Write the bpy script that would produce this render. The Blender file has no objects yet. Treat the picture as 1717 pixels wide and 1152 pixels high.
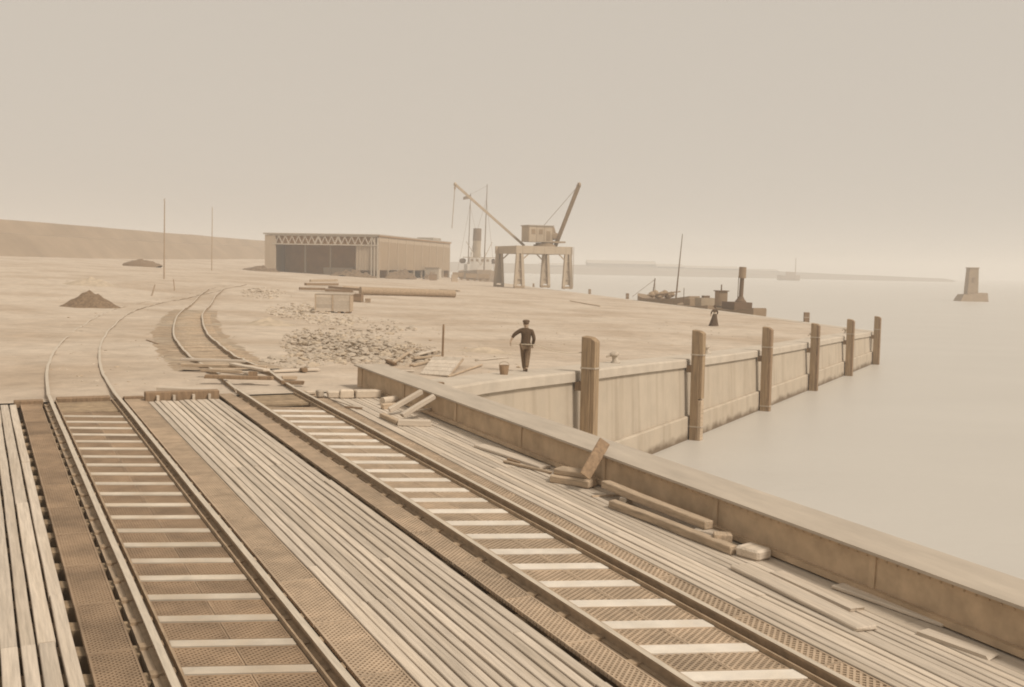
import bpy, bmesh, math, random
import numpy as np
from mathutils import Vector, Matrix, geometry, noise

sc = bpy.context.scene
COL = sc.collection
random.seed(7); np.random.seed(7)

# ------------------------------------------------------------------ camera
F_PX, W_PX, CX, CY = 1800.0, 1717.0, 858.5, 576.0
HC = 4.0
ROLL = math.radians(1.15)
PITCH = math.atan((576 - 448) / F_PX * math.cos(ROLL))
FW = np.array([0, math.cos(PITCH), -math.sin(PITCH)])
_rt = np.array([1.0, 0, 0]); _up = np.cross(_rt, FW)
RV = _rt * math.cos(ROLL) + _up * math.sin(ROLL)
UV = _up * math.cos(ROLL) - _rt * math.sin(ROLL)
CP = np.array([0, 0, HC])
cam = bpy.data.cameras.new('camera')
camo = bpy.data.objects.new('camera', cam); COL.objects.link(camo)
camo.matrix_world = Matrix(((RV[0], UV[0], -FW[0], 0), (RV[1], UV[1], -FW[1], 0), (RV[2], UV[2], -FW[2], HC), (0, 0, 0, 1)))
cam.sensor_width = 36.0
cam.lens = 36.0 * F_PX / W_PX
cam.clip_start = 0.1; cam.clip_end = 12000
sc.camera = camo

# ------------------------------------------------------------------ sky and sun (thin overcast, sepia-toned light)
SUN = Vector((0.62, -0.46, 0.85)).normalized()
SEPIA = (1.0, 0.90, 0.778)
world = bpy.data.worlds.new('World'); sc.world = world; world.use_nodes = True
wn = world.node_tree.nodes; wl = world.node_tree.links; wn.clear()
sky = wn.new('ShaderNodeTexSky'); sky.sky_type = 'NISHITA'; sky.sun_disc = False
sky.sun_elevation = math.asin(SUN.z); sky.sun_rotation = math.atan2(SUN.x, SUN.y)
sky.air_density = 1.0; sky.dust_density = 6.0
bw = wn.new('ShaderNodeRGBToBW'); wl.new(sky.outputs[0], bw.inputs[0])
mx = wn.new('ShaderNodeMix'); mx.data_type = 'FLOAT'; mx.inputs[0].default_value = 0.90
wl.new(bw.outputs[0], mx.inputs[2]); mx.inputs[3].default_value = 4.6     # the veil of cloud evens the sky out
tint = wn.new('ShaderNodeMix'); tint.data_type = 'RGBA'; tint.blend_type = 'MULTIPLY'; tint.inputs[0].default_value = 1.0
wl.new(mx.outputs[0], tint.inputs[6]); tint.inputs[7].default_value = (*SEPIA, 1)
bg = wn.new('ShaderNodeBackground'); bg.inputs[1].default_value = 0.10
wl.new(tint.outputs[2], bg.inputs[0])
wo = wn.new('ShaderNodeOutputWorld'); wl.new(bg.outputs[0], wo.inputs[0])
sd = bpy.data.lights.new('sun', 'SUN'); sd.energy = 2.2; sd.angle = math.radians(12); sd.color = (1.0, 0.905, 0.79)
so = bpy.data.objects.new('sun', sd); COL.objects.link(so)
so.rotation_euler = SUN.to_track_quat('Z', 'Y').to_euler(); so.location = (60, 20, 80)
vs = sc.view_settings
vs.view_transform = 'Standard'; vs.look = 'None'; vs.gamma = 1; vs.use_curve_mapping = False; vs.exposure = 0.42
sc.cycles.use_denoising = True
sc.cycles.max_bounces = 6; sc.cycles.volume_bounces = 2
sc.cycles.pixel_filter_type = 'BLACKMAN_HARRIS'; sc.cycles.filter_width = 1.9

# ------------------------------------------------------------------ helpers
def ray(x, y): return FW + RV * (x - CX) / F_PX - UV * (y - CY) / F_PX
def atz(x, y, z):
    d = ray(x, y); return CP + d * ((z - HC) / d[2])
def aty(x, y, Y):
    d = ray(x, y); return Vector(CP + d * (Y / d[1]))
# deck frame: x across, y along the tracks, z off the deck; origin under the camera at rail-top level
DT = ray(-50, 362); DT = DT / np.linalg.norm(DT)
DL = np.array([DT[1], -DT[0], 0]); DL /= np.linalg.norm(DL)
DN = np.cross(DL, DT)
DO = CP - 4.2 * DN
DM = Matrix(((DL[0], DT[0], DN[0], DO[0]), (DL[1], DT[1], DN[1], DO[1]), (DL[2], DT[2], DN[2], DO[2]), (0, 0, 0, 1)))
def deck(x, y, off=-0.06):
    """photo point -> deck coordinates (across, along, off)"""
    r = ray(x, y); k = -(4.2 - off) / (r @ DN); p = r * k
    return Vector((p @ DL, p @ DT, off))
def dw(u, t, n): return DM @ Vector((u, t, n))
def deckw(x, y, off=-0.06): return DM @ deck(x, y, off)

# terrain heights: smooth sheet through levelled spots
DEND = 27.2
_cp = []
for u in (-6, -1, 3, 6, 9.5):
    p = dw(u, DEND, -0.1); _cp.append((p.x, p.y, 0.6))
_cp += [(-40, 35, .8), (-.5, 31, .65), (2.56, 36.9, .35), (8.2, 47.6, 0), (18, 66, -.45), (30, 89.5, -.85), (.5, 41, .45),
        (15.9, 84, -.4), (28, 124, -.9), (21, 171, -1), (12.7, 225, -1), (2, 300, -1), (-15, 90, 0), (-58, 275, 1.5),
        (-45, 272, 1.0), (-20, 335, .3), (-44, 137, 1.6), (-56, 200, 2.2), (-30, 76, .5), (-76, 220, 2.6), (-116, 250, 4.2),
        (-97, 420, 5), (-150, 100, 4), (-80, 60, 1.5)]
_P = np.array(_cp); _N = len(_P)
def _U(r2): return np.where(r2 > 1e-9, r2 * np.log(r2 + 1e-12), 0)
_A = np.zeros((_N + 3, _N + 3))
_A[:_N, :_N] = _U(((_P[:, None, :2] - _P[None, :, :2]) ** 2).sum(-1)) + np.eye(_N) * 50
_A[:_N, _N] = 1; _A[:_N, _N + 1:] = _P[:, :2]; _A[_N:, :_N] = _A[:_N, _N:].T
_b = np.zeros(_N + 3); _b[:_N] = _P[:, 2]; _w = np.linalg.solve(_A, _b)
def gz0(x, y):
    return float(_w[:_N] @ _U(((_P[:, :2] - [x, y]) ** 2).sum(-1)) + _w[_N] + _w[_N + 1] * x + _w[_N + 2] * y)
def gz(x, y):
    """the sheet with its hollows and hummocks; level along the quay edge"""
    d = (x - P1[0]) * WD[1] - (y - P1[1]) * WD[0]
    a = min(1, max(0, (-d - 2.0) / 4)) if y < 92 else 1
    b_ = (x - dl.x) * DT[0] + (y - dl.y) * DT[1]
    a *= min(1, max(0, (b_ - .3) / 3)); q = (x - FE0[0]) * FD_[1] - (y - FE0[1]) * FD_[0]
    if y > 88: a *= min(1, max(0, (-q - 1.5) / 4))
    return gz0(x, y) + (a * (.05 * noise.noise((x * .5, y * .5, 0)) + .035 * noise.noise((x * 1.3, y * 1.3, 9)) + .10 * noise.noise((x * .12, y * .12, 5))) if a else 0)
def gp(px, py):
    z = 0
    for _ in range(50):
        p = atz(px, py, z); z = .6 * z + .4 * gz(p[0], p[1])
    return Vector((p[0], p[1], gz(p[0], p[1])))
WATER_Z = -3.5

class MB:
    def __init__(s): s.v = []; s.f = []; s.m = []
    def add(s, vs, fs, mi=0):
        o = len(s.v); s.v += [tuple(v) for v in vs]; s.f += [tuple(o + i for i in f) for f in fs]; s.m += [mi] * len(fs); return s
    def box(s, c, size, mat=None, mi=0):
        x, y, z = size[0] / 2, size[1] / 2, size[2] / 2
        vs = [Vector((a * x, b * y, d * z)) for d in (-1, 1) for b in (-1, 1) for a in (-1, 1)]
        if mat is not None: vs = [mat @ v for v in vs]
        c = Vector(c)
        return s.add([c + v for v in vs], [(0, 2, 3, 1), (4, 5, 7, 6), (0, 1, 5, 4), (2, 6, 7, 3), (0, 4, 6, 2), (1, 3, 7, 5)], mi)
    def bar(s, p0, p1, w, h=None, up=(0, 0, 1), mi=0):
        p0, p1 = Vector(p0), Vector(p1); h = h or w
        y = (p1 - p0); L = y.length; y.normalize(); upv = Vector(up)
        if abs(y.dot(upv)) > .98: upv = Vector((0, 1, 0))
        x = y.cross(upv).normalized(); z = x.cross(y)
        return s.box((p0 + p1) / 2, (w, L, h), Matrix((x, y, z)).transposed(), mi)
    def tube(s, p0, p1, r0, r1=None, n=10, mi=0):
        p0, p1 = Vector(p0), Vector(p1); r1 = r0 if r1 is None else r1
        y = (p1 - p0).normalized(); a = Vector((0, 0, 1)) if abs(y.z) < .9 else Vector((1, 0, 0))
        x = y.cross(a).normalized(); z = x.cross(y)
        vs = [p0 + (x * math.cos(2 * math.pi * i / n) + z * math.sin(2 * math.pi * i / n)) * r0 for i in range(n)]
        vs += [p1 + (x * math.cos(2 * math.pi * i / n) + z * math.sin(2 * math.pi * i / n)) * r1 for i in range(n)]
        fs = [(i, n + i, n + (i + 1) % n, (i + 1) % n) for i in range(n)] + [tuple(range(n)), tuple(range(2 * n - 1, n - 1, -1))]
        return s.add(vs, fs, mi)
    def lathe(s, c, prof, n=16, mi=0, axis=None):
        c = Vector(c); vs = []
        for r, z in prof:
            for i in range(n):
                a = 2 * math.pi * i / n; vs.append(c + Vector((r * math.cos(a), r * math.sin(a), z)))
        fs = [(k * n + i, k * n + (i + 1) % n, (k + 1) * n + (i + 1) % n, (k + 1) * n + i) for k in range(len(prof) - 1) for i in range(n)]
        fs += [tuple(range(n - 1, -1, -1)), tuple((len(prof) - 1) * n + i for i in range(n))]
        return s.add(vs, fs, mi)
    def prism(s, poly, z0, z1, mi=0):
        n = len(poly); vs = [Vector((p[0], p[1], z0)) for p in poly] + [Vector((p[0], p[1], z1)) for p in poly]
        return s.add(vs, [tuple(range(n - 1, -1, -1)), tuple(range(n, 2 * n))] + [(i, (i + 1) % n, n + (i + 1) % n, n + i) for i in range(n)], mi)
    def mesh(s, name, mats, smooth=False, bevel=0):
        me = bpy.data.meshes.new(name); me.from_pydata(s.v, [], s.f)
        for m in (mats if isinstance(mats, (list, tuple)) else [mats]): me.materials.append(m)
        for p, mi in zip(me.polygons, s.m): p.material_index = mi
        bm = bmesh.new(); bm.from_mesh(me)
        bmesh.ops.recalc_face_normals(bm, faces=bm.faces)
        if bevel: bmesh.ops.bevel(bm, geom=list(bm.edges), offset=bevel, segments=1, affect='EDGES', profile=.6)
        bm.to_mesh(me); bm.free()
        if smooth:
            for p in me.polygons: p.use_smooth = True
        me.update(); return me
    def build(s, name, mats, parent=None, smooth=False, bevel=0):
        o = bpy.data.objects.new(name, s.mesh(name, mats, smooth, bevel)); COL.objects.link(o); o.parent = parent
        return o
def link(name, me, parent=None, loc=None, rot=None):
    o = bpy.data.objects.new(name, me); COL.objects.link(o); o.parent = parent
    if loc is not None: o.location = loc
    if rot is not None: o.rotation_euler = rot
    return o
def tag(o, label=None, cat=None, group=None, kind=None):
    if label: o['label'] = label
    if cat: o['category'] = cat
    if group: o['group'] = group
    if kind: o['kind'] = kind
    elif cat: o['kind'] = 'thing'
    return o
def empty(name, loc=(0, 0, 0), rz=0, mat=None):
    o = bpy.data.objects.new(name, None); COL.objects.link(o); o.empty_display_size = .3
    if mat is not None: o.matrix_world = mat
    else: o.location = loc; o.rotation_euler = (0, 0, rz)
    return o
def rebase(o, at=None):
    """put a single-mesh thing's origin at its base"""
    me = o.data; n = len(me.vertices); co = np.empty(n * 3); me.vertices.foreach_get('co', co); co = co.reshape(-1, 3)
    c = np.array([(co[:, 0].min() + co[:, 0].max()) / 2, (co[:, 1].min() + co[:, 1].max()) / 2, co[:, 2].min()])
    me.vertices.foreach_set('co', (co - c).ravel()); me.update(); o.location = Vector(c); return o

def material(name, col, rough=.85, var=.25, scale=3.0, stretch=(1, 1, 1), bump=.25, bscale=None, per=0.0, col2=None, patch=0.0,
             pscale=.3, metal=0.0, spec=.25, detail=8, bdist=.02):
    m = bpy.data.materials.new(name); m.use_nodes = True
    N, L = m.node_tree.nodes, m.node_tree.links
    b = N['Principled BSDF']; b.inputs['Roughness'].default_value = rough; b.inputs['Metallic'].default_value = metal
    b.inputs['Specular IOR Level'].default_value = spec
    tc = N.new('ShaderNodeTexCoord'); mp = N.new('ShaderNodeMapping'); mp.inputs['Scale'].default_value = stretch
    L.new(tc.outputs['Object'], mp.inputs[0])
    nz = N.new('ShaderNodeTexNoise'); nz.inputs['Scale'].default_value = scale; nz.inputs['Detail'].default_value = detail
    nz.inputs['Roughness'].default_value = .62
    oi = N.new('ShaderNodeObjectInfo')
    off = N.new('ShaderNodeVectorMath'); off.operation = 'SCALE'; off.inputs[0].default_value = (37, 71, 13); L.new(oi.outputs['Random'], off.inputs['Scale'])
    ad = N.new('ShaderNodeVectorMath'); L.new(mp.outputs[0], ad.inputs[0]); L.new(off.outputs[0], ad.inputs[1])
    L.new(ad.outputs[0], nz.inputs['Vector'])
    mr = N.new('ShaderNodeMapRange'); mr.inputs[1].default_value = .3; mr.inputs[2].default_value = .7
    mr.inputs[3].default_value = 1 - var; mr.inputs[4].default_value = 1 + var; L.new(nz.outputs['Fac'], mr.inputs[0])
    base = N.new('ShaderNodeMix'); base.data_type = 'RGBA'; base.inputs[6].default_value = (*col, 1)
    base.inputs[7].default_value = (*(col2 or col), 1); base.inputs[0].default_value = 0
    if patch:
        n2 = N.new('ShaderNodeTexNoise'); n2.inputs['Scale'].default_value = pscale; n2.inputs['Detail'].default_value = 5
        L.new(ad.outputs[0], n2.inputs['Vector'])
        r2 = N.new('ShaderNodeMapRange'); r2.inputs[1].default_value = .42; r2.inputs[2].default_value = .66
        r2.inputs[3].default_value = 0; r2.inputs[4].default_value = patch; L.new(n2.outputs['Fac'], r2.inputs[0])
        L.new(r2.outputs[0], base.inputs[0])
    mu = N.new('ShaderNodeMix'); mu.data_type = 'RGBA'; mu.blend_type = 'MULTIPLY'; mu.inputs[0].default_value = 1
    L.new(base.outputs[2], mu.inputs[6])
    fac = mr.outputs[0]
    if per:
        pr = N.new('ShaderNodeMapRange'); pr.inputs[3].default_value = 1 - per; pr.inputs[4].default_value = 1 + per
        L.new(oi.outputs['Random'], pr.inputs[0])
        mm = N.new('ShaderNodeMath'); mm.operation = 'MULTIPLY'; L.new(fac, mm.inputs[0]); L.new(pr.outputs[0], mm.inputs[1]); fac = mm.outputs[0]
    L.new(fac, mu.inputs[7]); L.new(mu.outputs[2], b.inputs['Base Color'])
    if bump:
        bp = N.new('ShaderNodeBump'); bp.inputs['Strength'].default_value = bump; bp.inputs['Distance'].default_value = bdist
        if bscale:
            n3 = N.new('ShaderNodeTexNoise'); n3.inputs['Scale'].default_value = bscale; n3.inputs['Detail'].default_value = 5
            L.new(ad.outputs[0], n3.inputs['Vector']); L.new(n3.outputs['Fac'], bp.inputs['Height'])
        else: L.new(nz.outputs['Fac'], bp.inputs['Height'])
        L.new(bp.outputs[0], b.inputs['Normal'])
    return m

M = {}
M['plank'] = material('bleached_plank', (.53, .455, .37), var=.2, scale=4, stretch=(8, .35, 8), bump=.35, per=.15, patch=.5, col2=(.42, .345, .26), pscale=.7)
M['timber'] = material('weathered_timber', (.44, .34, .24), var=.3, scale=5, stretch=(5, .6, 5), bump=.4, per=.15)
M['timber_dark'] = material('dark_timber', (.25, .17, .105), var=.3, scale=4, stretch=(4, 4, .5), bump=.4, per=.12)  # dark wood; also carries the leaning board's shaded tone
M['beam_white'] = material('whitened_beam', (.66, .60, .52), var=.12, scale=6, bump=.25, per=.07, patch=.5, col2=(.52, .45, .36), pscale=3.0)
M['beam_dull'] = material('worn_beam', (.55, .48, .39), var=.16, scale=5, bump=.3, per=.10, patch=.6, col2=(.40, .32, .235), pscale=2.5)
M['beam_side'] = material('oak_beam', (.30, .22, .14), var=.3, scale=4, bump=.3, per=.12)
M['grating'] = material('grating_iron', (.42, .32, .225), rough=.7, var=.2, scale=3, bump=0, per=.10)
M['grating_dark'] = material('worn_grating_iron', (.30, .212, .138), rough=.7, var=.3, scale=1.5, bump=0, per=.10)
M['under'] = material('gap_shade_brown', (.26, .175, .10), var=.3, scale=2, bump=.1)  # dark tone standing for the shade seen through the deck gaps
M['rail'] = material('rail_steel', (.50, .43, .34), rough=.6, var=.18, scale=6, stretch=(6, .5, 6), bump=.1, spec=.5)
M['rail_rust'] = material('rusted_steel', (.34, .25, .165), rough=.8, var=.25, scale=6, bump=.2)
M['girder'] = material('girder_paint', (.50, .378, .255), rough=.85, var=.18, scale=3, bump=.2, bscale=18, patch=.7, col2=(.39, .28, .178), pscale=.6, bdist=.01)
M['flange'] = material('dusty_flange', (.425, .365, .295), rough=.85, var=.14, scale=1.6, stretch=(2, .4, 2), bump=.08)
M['concrete'] = material('quay_concrete', (.50, .435, .355), var=.1, scale=1.2, bump=.2, patch=.4, col2=(.45, .38, .30), pscale=.35)
M['fender'] = material('fender_timber', (.29, .205, .125), var=.32, scale=2.5, stretch=(5, 5, .35), bump=.5, per=.12)
M['band'] = material('iron_band', (.44, .37, .29), rough=.7, var=.15, scale=5)
M['stone'] = material('pale_stone', (.50, .42, .33), var=.14, scale=4, bump=.4, per=.2)
M['earth'] = material('dark_earth', (.19, .13, .08), var=.4, scale=6, bump=.6, bdist=.06)
M['paleearth'] = material('pale_earth', (.43, .35, .26), var=.2, scale=2, bump=.5, bdist=.06)
M['pole'] = material('pole_wood', (.36, .27, .19), var=.2, scale=4, stretch=(5, 5, .4))
M['shed_wall'] = material('corrugated_wall', (.33, .245, .163), var=.06, scale=.6, stretch=(3, 3, .4), bump=0)  # the side walls' shading is put into this darker colour
M['shed_pale'] = material('pale_shed_boards', (.42, .335, .245), var=.06, scale=.8, stretch=(3, 3, .3), bump=0)  # the front pier's sunlit tone is put into this paler colour
M['shed_white'] = material('shed_white_iron', (.46, .40, .32), var=.08, scale=1, bump=0)
M['shed_dark'] = material('shed_shadowed_boards', (.38, .20, .075), var=.12, scale=.4, bump=0)  # brown of the shaded interior is put into this colour
M['roof'] = material('roof_felt', (.36, .31, .25), var=.12, scale=.5, bump=0)
M['crane'] = material('crane_paint', (.42, .34, .25), var=.1, scale=.6, bump=0)
M['crane_dark'] = material('crane_dark_paint', (.31, .225, .145), var=.12, scale=.8, bump=0)
M['white'] = material('white_paint', (.62, .58, .52), var=.05, scale=1, bump=0)
M['hull'] = material('hull_paint', (.27, .19, .12), var=.12, scale=.6, bump=0)
M['funnel'] = material('funnel_paint', (.15, .095, .055), var=.1, scale=.6, bump=0)
M['funnel_light'] = material('funnel_buff', (.34, .27, .19), var=.12, scale=.6, bump=0)
M['cloth'] = material('dark_cloth', (.095, .06, .035), var=.25, scale=14, bump=.3)
M['trouser'] = material('brown_trousers', (.17, .115, .07), var=.25, scale=14, bump=.3)
M['skin'] = material('skin', (.42, .31, .22), rough=.6, var=.06, scale=10, bump=0)
M['shirt'] = material('pale_cotton', (.50, .45, .38), var=.1, scale=12, bump=.2)
M['cap'] = material('cap_felt', (.13, .085, .053), var=.2, scale=15)
M['rope'] = material('hemp_rope', (.50, .43, .33), var=.15, scale=20)
M['scrap'] = material('dark_scrap', (.17, .115, .07), var=.5, scale=2.5, bump=.6, bdist=.1)
M['farshore'] = material('far_shore_brick', (.20, .155, .11), var=.12, scale=.05, bump=0)
M['grass'] = material('dyke_turf', (.285, .215, .15), var=.14, scale=.09, stretch=(1, 1, 1), bump=.3, bscale=1.2, patch=.35, col2=(.335, .26, .185), pscale=.03)

# ground: pale sand trodden and stained
def ground_material():
    m = material('sandy_ground', (.50, .42, .335), rough=.95, var=.15, scale=1.1, bump=.8, bscale=3.5, patch=.8, col2=(.385, .30, .22), pscale=.13, bdist=.07, spec=.1)
    return m
M['ground'] = ground_material()
M['ballast'] = material('dirty_ballast', (.34, .255, .175), rough=.95, var=.3, scale=1.5, bump=.6, bscale=7, bdist=.06, patch=.7, col2=(.37, .31, .235), pscale=.35)

# ------------------------------------------------------------------ the ground sheet, quay walls, water
P1 = np.array([2.56, 36.9]); P6 = np.array([30.3, 89.5]); WD = (P6 - P1) / np.linalg.norm(P6 - P1)
P1 = P1 - np.array([WD[1], -WD[0]]) * .44; P6 = P6 - np.array([WD[1], -WD[0]]) * .44
FE0 = np.array([31.0, 91.0]); FE1 = np.array([2.0, 304.0]); FD_ = (FE1 - FE0) / np.linalg.norm(FE1 - FE0)
W0 = P1 - WD * 11.0
dl = dw(-6.0, DEND + .05, 0); dr = dw(10.45, DEND + .05, 0)
outline = [(-260, 10), (dl.x - 8, dl.y - 4), (dl.x, dl.y), (dr.x, dr.y)]
k = W0 + WD * 0.6
outline += [tuple(k)]
for i in range(1, 33): outline.append(tuple(k + (P6 + WD * .8 - k) * i / 32))
for i in range(0, 31): outline.append(tuple(FE0 + (FE1 - FE0) * i / 30))
outline += [(-30, 352), (-75, 356), (-85, 640), (-380, 640), (-420, 250)]
pts = []
Y = 20.0
while Y < 640:
    st = max(.55, Y * .014)
    x = -max(60, Y * .72) - 6
    while x < 34:
        pts.append((x + random.uniform(-.25, .25) * st, Y + random.uniform(-.25, .25) * st)); x += st
    Y += st * 1.15
poly = np.array(outline)
def inside(p):
    x, y = p; c = False; n = len(poly); j = n - 1
    for i in range(n):
        if (poly[i, 1] > y) != (poly[j, 1] > y) and x < (poly[j, 0] - poly[i, 0]) * (y - poly[i, 1]) / (poly[j, 1] - poly[i, 1]) + poly[i, 0]: c = not c
        j = i
    return c
pts = [p for p in pts if inside(p)]
allp = [Vector(p) for p in outline] + [Vector(p) for p in pts]
nb = len(outline)
vv, ee, ff, *_ = geometry.delaunay_2d_cdt(allp, [(i, (i + 1) % nb) for i in range(nb)], [], 1, 1e-4)
from mathutils import noise
vert = []
edge = outline
for v in vv:
    z = gz(v.x, v.y)
    vert.append((v.x, v.y, z))
me = bpy.data.meshes.new('ground'); me.from_pydata(vert, [], ff); me.materials.append(M['ground'])
bm = bmesh.new(); bm.from_mesh(me); bmesh.ops.recalc_face_normals(bm, faces=bm.faces)
if sum(f.normal.z for f in bm.faces) < 0: bmesh.ops.reverse_faces(bm, faces=bm.faces)
bm.to_mesh(me); bm.free()
for p in me.polygons: p.use_smooth = True
tag(link('ground', me), kind='structure')

# water
wm = bpy.data.materials.new('silty_water'); wm.use_nodes = True
N, L = wm.node_tree.nodes, wm.node_tree.links
b = N['Principled BSDF']; b.inputs['Base Color'].default_value = (.33, .285, .225, 1); b.inputs['Roughness'].default_value = .4
b.inputs['IOR'].default_value = 1.33
tc = N.new('ShaderNodeTexCoord'); mp = N.new('ShaderNodeMapping'); mp.inputs['Scale'].default_value = (.5, 1.3, 1); mp.inputs['Rotation'].default_value = (0, 0, .25)
L.new(tc.outputs['Object'], mp.inputs[0])
n1 = N.new('ShaderNodeTexNoise'); n1.inputs['Scale'].default_value = .9; n1.inputs['Detail'].default_value = 5; L.new(mp.outputs[0], n1.inputs['Vector'])
n2 = N.new('ShaderNodeTexNoise'); n2.inputs['Scale'].default_value = .09; n2.inputs['Detail'].default_value = 4; L.new(mp.outputs[0], n2.inputs['Vector'])
ad = N.new('ShaderNodeMath'); ad.operation = 'MULTIPLY_ADD'; L.new(n2.outputs['Fac'], ad.inputs[0]); ad.inputs[1].default_value = 1.5; L.new(n1.outputs['Fac'], ad.inputs[2])
bp = N.new('ShaderNodeBump'); bp.inputs['Strength'].default_value = .14; bp.inputs['Distance'].default_value = .2
L.new(ad.outputs[0], bp.inputs['Height']); L.new(bp.outputs[0], b.inputs['Normal'])
cr = N.new('ShaderNodeMix'); cr.data_type = 'RGBA'; cr.inputs[6].default_value = (.455, .425, .38, 1); cr.inputs[7].default_value = (.52, .49, .44, 1)
L.new(n2.outputs['Fac'], cr.inputs[0]); L.new(cr.outputs[2], b.inputs['Base Color'])
wb = MB().add([(-900, -400, 0), (3200, -400, 0), (3200, 3600, 0), (-900, 3600, 0)], [(0, 1, 2, 3)])
w = wb.build('water', wm); w.location.z = WATER_Z; tag(w, kind='structure')

# quay wall along the near side: wall, coping, footing; stains run down from the coping
def wall_material():
    m = material('stained_quay_wall', (.465, .395, .31), var=.08, scale=1.0, bump=.25, bscale=3, patch=.5, col2=(.425, .35, .265), pscale=.25)
    N, L = m.node_tree.nodes, m.node_tree.links
    b = N['Principled BSDF']; src = b.inputs['Base Color'].links[0].from_socket
    tc = N.new('ShaderNodeTexCoord'); mp = N.new('ShaderNodeMapping'); mp.inputs['Scale'].default_value = (1.5, 1.5, .10); L.new(tc.outputs['Object'], mp.inputs[0])
    nz = N.new('ShaderNodeTexNoise'); nz.inputs['Scale'].default_value = 1.1; nz.inputs['Detail'].default_value = 4; L.new(mp.outputs[0], nz.inputs['Vector'])
    mr = N.new('ShaderNodeMapRange'); mr.inputs[1].default_value = .50; mr.inputs[2].default_value = .66; mr.inputs[3].default_value = 0; mr.inputs[4].default_value = .28
    L.new(nz.outputs['Fac'], mr.inputs[0])
    mx = N.new('ShaderNodeMix'); mx.data_type = 'RGBA'; L.new(mr.outputs[0], mx.inputs[0]); L.new(src, mx.inputs[6]); mx.inputs[7].default_value = (.23, .175, .118, 1)
    # weed line just over the water
    sp = N.new('ShaderNodeSeparateXYZ'); L.new(tc.outputs['Object'], sp.inputs[0])
    n2 = N.new('ShaderNodeTexNoise'); n2.inputs['Scale'].default_value = 1.3; n2.inputs['Detail'].default_value = 6; L.new(tc.outputs['Object'], n2.inputs['Vector'])
    a2 = N.new('ShaderNodeMath'); a2.operation = 'MULTIPLY_ADD'; L.new(n2.outputs['Fac'], a2.inputs[0]); a2.inputs[1].default_value = -.8; L.new(sp.outputs['Z'], a2.inputs[2])
    r2 = N.new('ShaderNodeMapRange'); r2.inputs[1].default_value = WATER_Z - .32; r2.inputs[2].default_value = WATER_Z - .02; r2.inputs[3].default_value = .85; r2.inputs[4].default_value = 0
    L.new(a2.outputs[0], r2.inputs[0])
    m2 = N.new('ShaderNodeMix'); m2.data_type = 'RGBA'; L.new(r2.outputs[0], m2.inputs[0]); L.new(mx.outputs[2], m2.inputs[6]); m2.inputs[7].default_value = (.13, .09, .055, 1)
    L.new(m2.outputs[2], b.inputs['Base Color'])
    return m
M['wall'] = wall_material()
def strip(name, a, bpt, prof, mat, parent, seg=32, zf=None):
    """a wall of cross-section prof [(outward, z relative to ground or absolute when tuple 3)] swept from a to b"""
    a, bpt = np.array(a), np.array(bpt); d = (bpt - a); d = d / np.linalg.norm(d); nrm = np.array([d[1], -d[0]])
    mb = MB(); vs = []
    for i in range(seg + 1):
        p = a + (bpt - a) * i / seg; g = gz(p[0], p[1])
        for q in prof:
            z = q[1] if len(q) == 3 else g + q[1]
            vs.append((p[0] + nrm[0] * q[0], p[1] + nrm[1] * q[0], z))
    n = len(prof); fs = []
    for i in range(seg):
        for j in range(n):
            fs.append((i * n + j, i * n + (j + 1) % n, (i + 1) * n + (j + 1) % n, (i + 1) * n + j))
    fs += [tuple(range(n)), tuple(seg * n + j for j in range(n))]
    mb.add(vs, fs); return mb.build(name, mat, parent)
qw = tag(empty('quay_wall', (0, 0, 0)), 'long pale concrete quay wall with streaked face and six timber fenders', 'quay wall')
WA, WB = W0, P6 + WD * .6
strip('wall', WA, WB, [(-1.2, -.32), (.02, -.32), (.12, -2.45, 1), (-1.2, -2.45, 1)], M['wall'], qw)
strip('coping', WA, WB, [(-1.35, .05), (.10, .05), (.14, -.02), (.14, -.315), (-1.35, -.315)], M['concrete'], qw)
strip('footing', WA, WB, [(-1.2, -2.455, 1), (.24, -2.455, 1), (.28, -2.52, 1), (.32, -5.5, 1), (-1.2, -5.5, 1)], M['wall'], qw)
qf = tag(empty('quay_wall', (0, 0, 0)), 'far quay wall below the crane and the moored tug', 'quay wall')
strip('wall', FE0, FE1, [(-1, -.3), (.0, -.3), (.15, -5.5, 1), (-1, -5.5, 1)], M['wall'], qf, seg=40)
strip('coping', FE0, FE1, [(-1.1, .05), (.12, .05), (.12, -.295), (-1.1, -.295)], M['concrete'], qf, seg=40)
strip('end_wall', P6 + WD * .65, FE0 + np.array([-.05, -.05]), [(-1, .045), (.1, .045), (.2, -5.5, 1), (-1, -5.5, 1)], M['wall'], qf, seg=3)
# abutment under the bridge end
ab = MB()
q0, q1 = dw(-6.0, DEND + .06, 0), dw(10.6, DEND + .06, 0)
ab.prism([(q0.x, q0.y), (q1.x, q1.y), (q1.x - 1.35, q1.y + 2.6), (q0.x - 1.35, q0.y + 2.6)], -5.5, .45)
o = ab.build('abutment', M['wall']); tag(o, 'concrete abutment under the shore end of the bridge', 'abutment')

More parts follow.
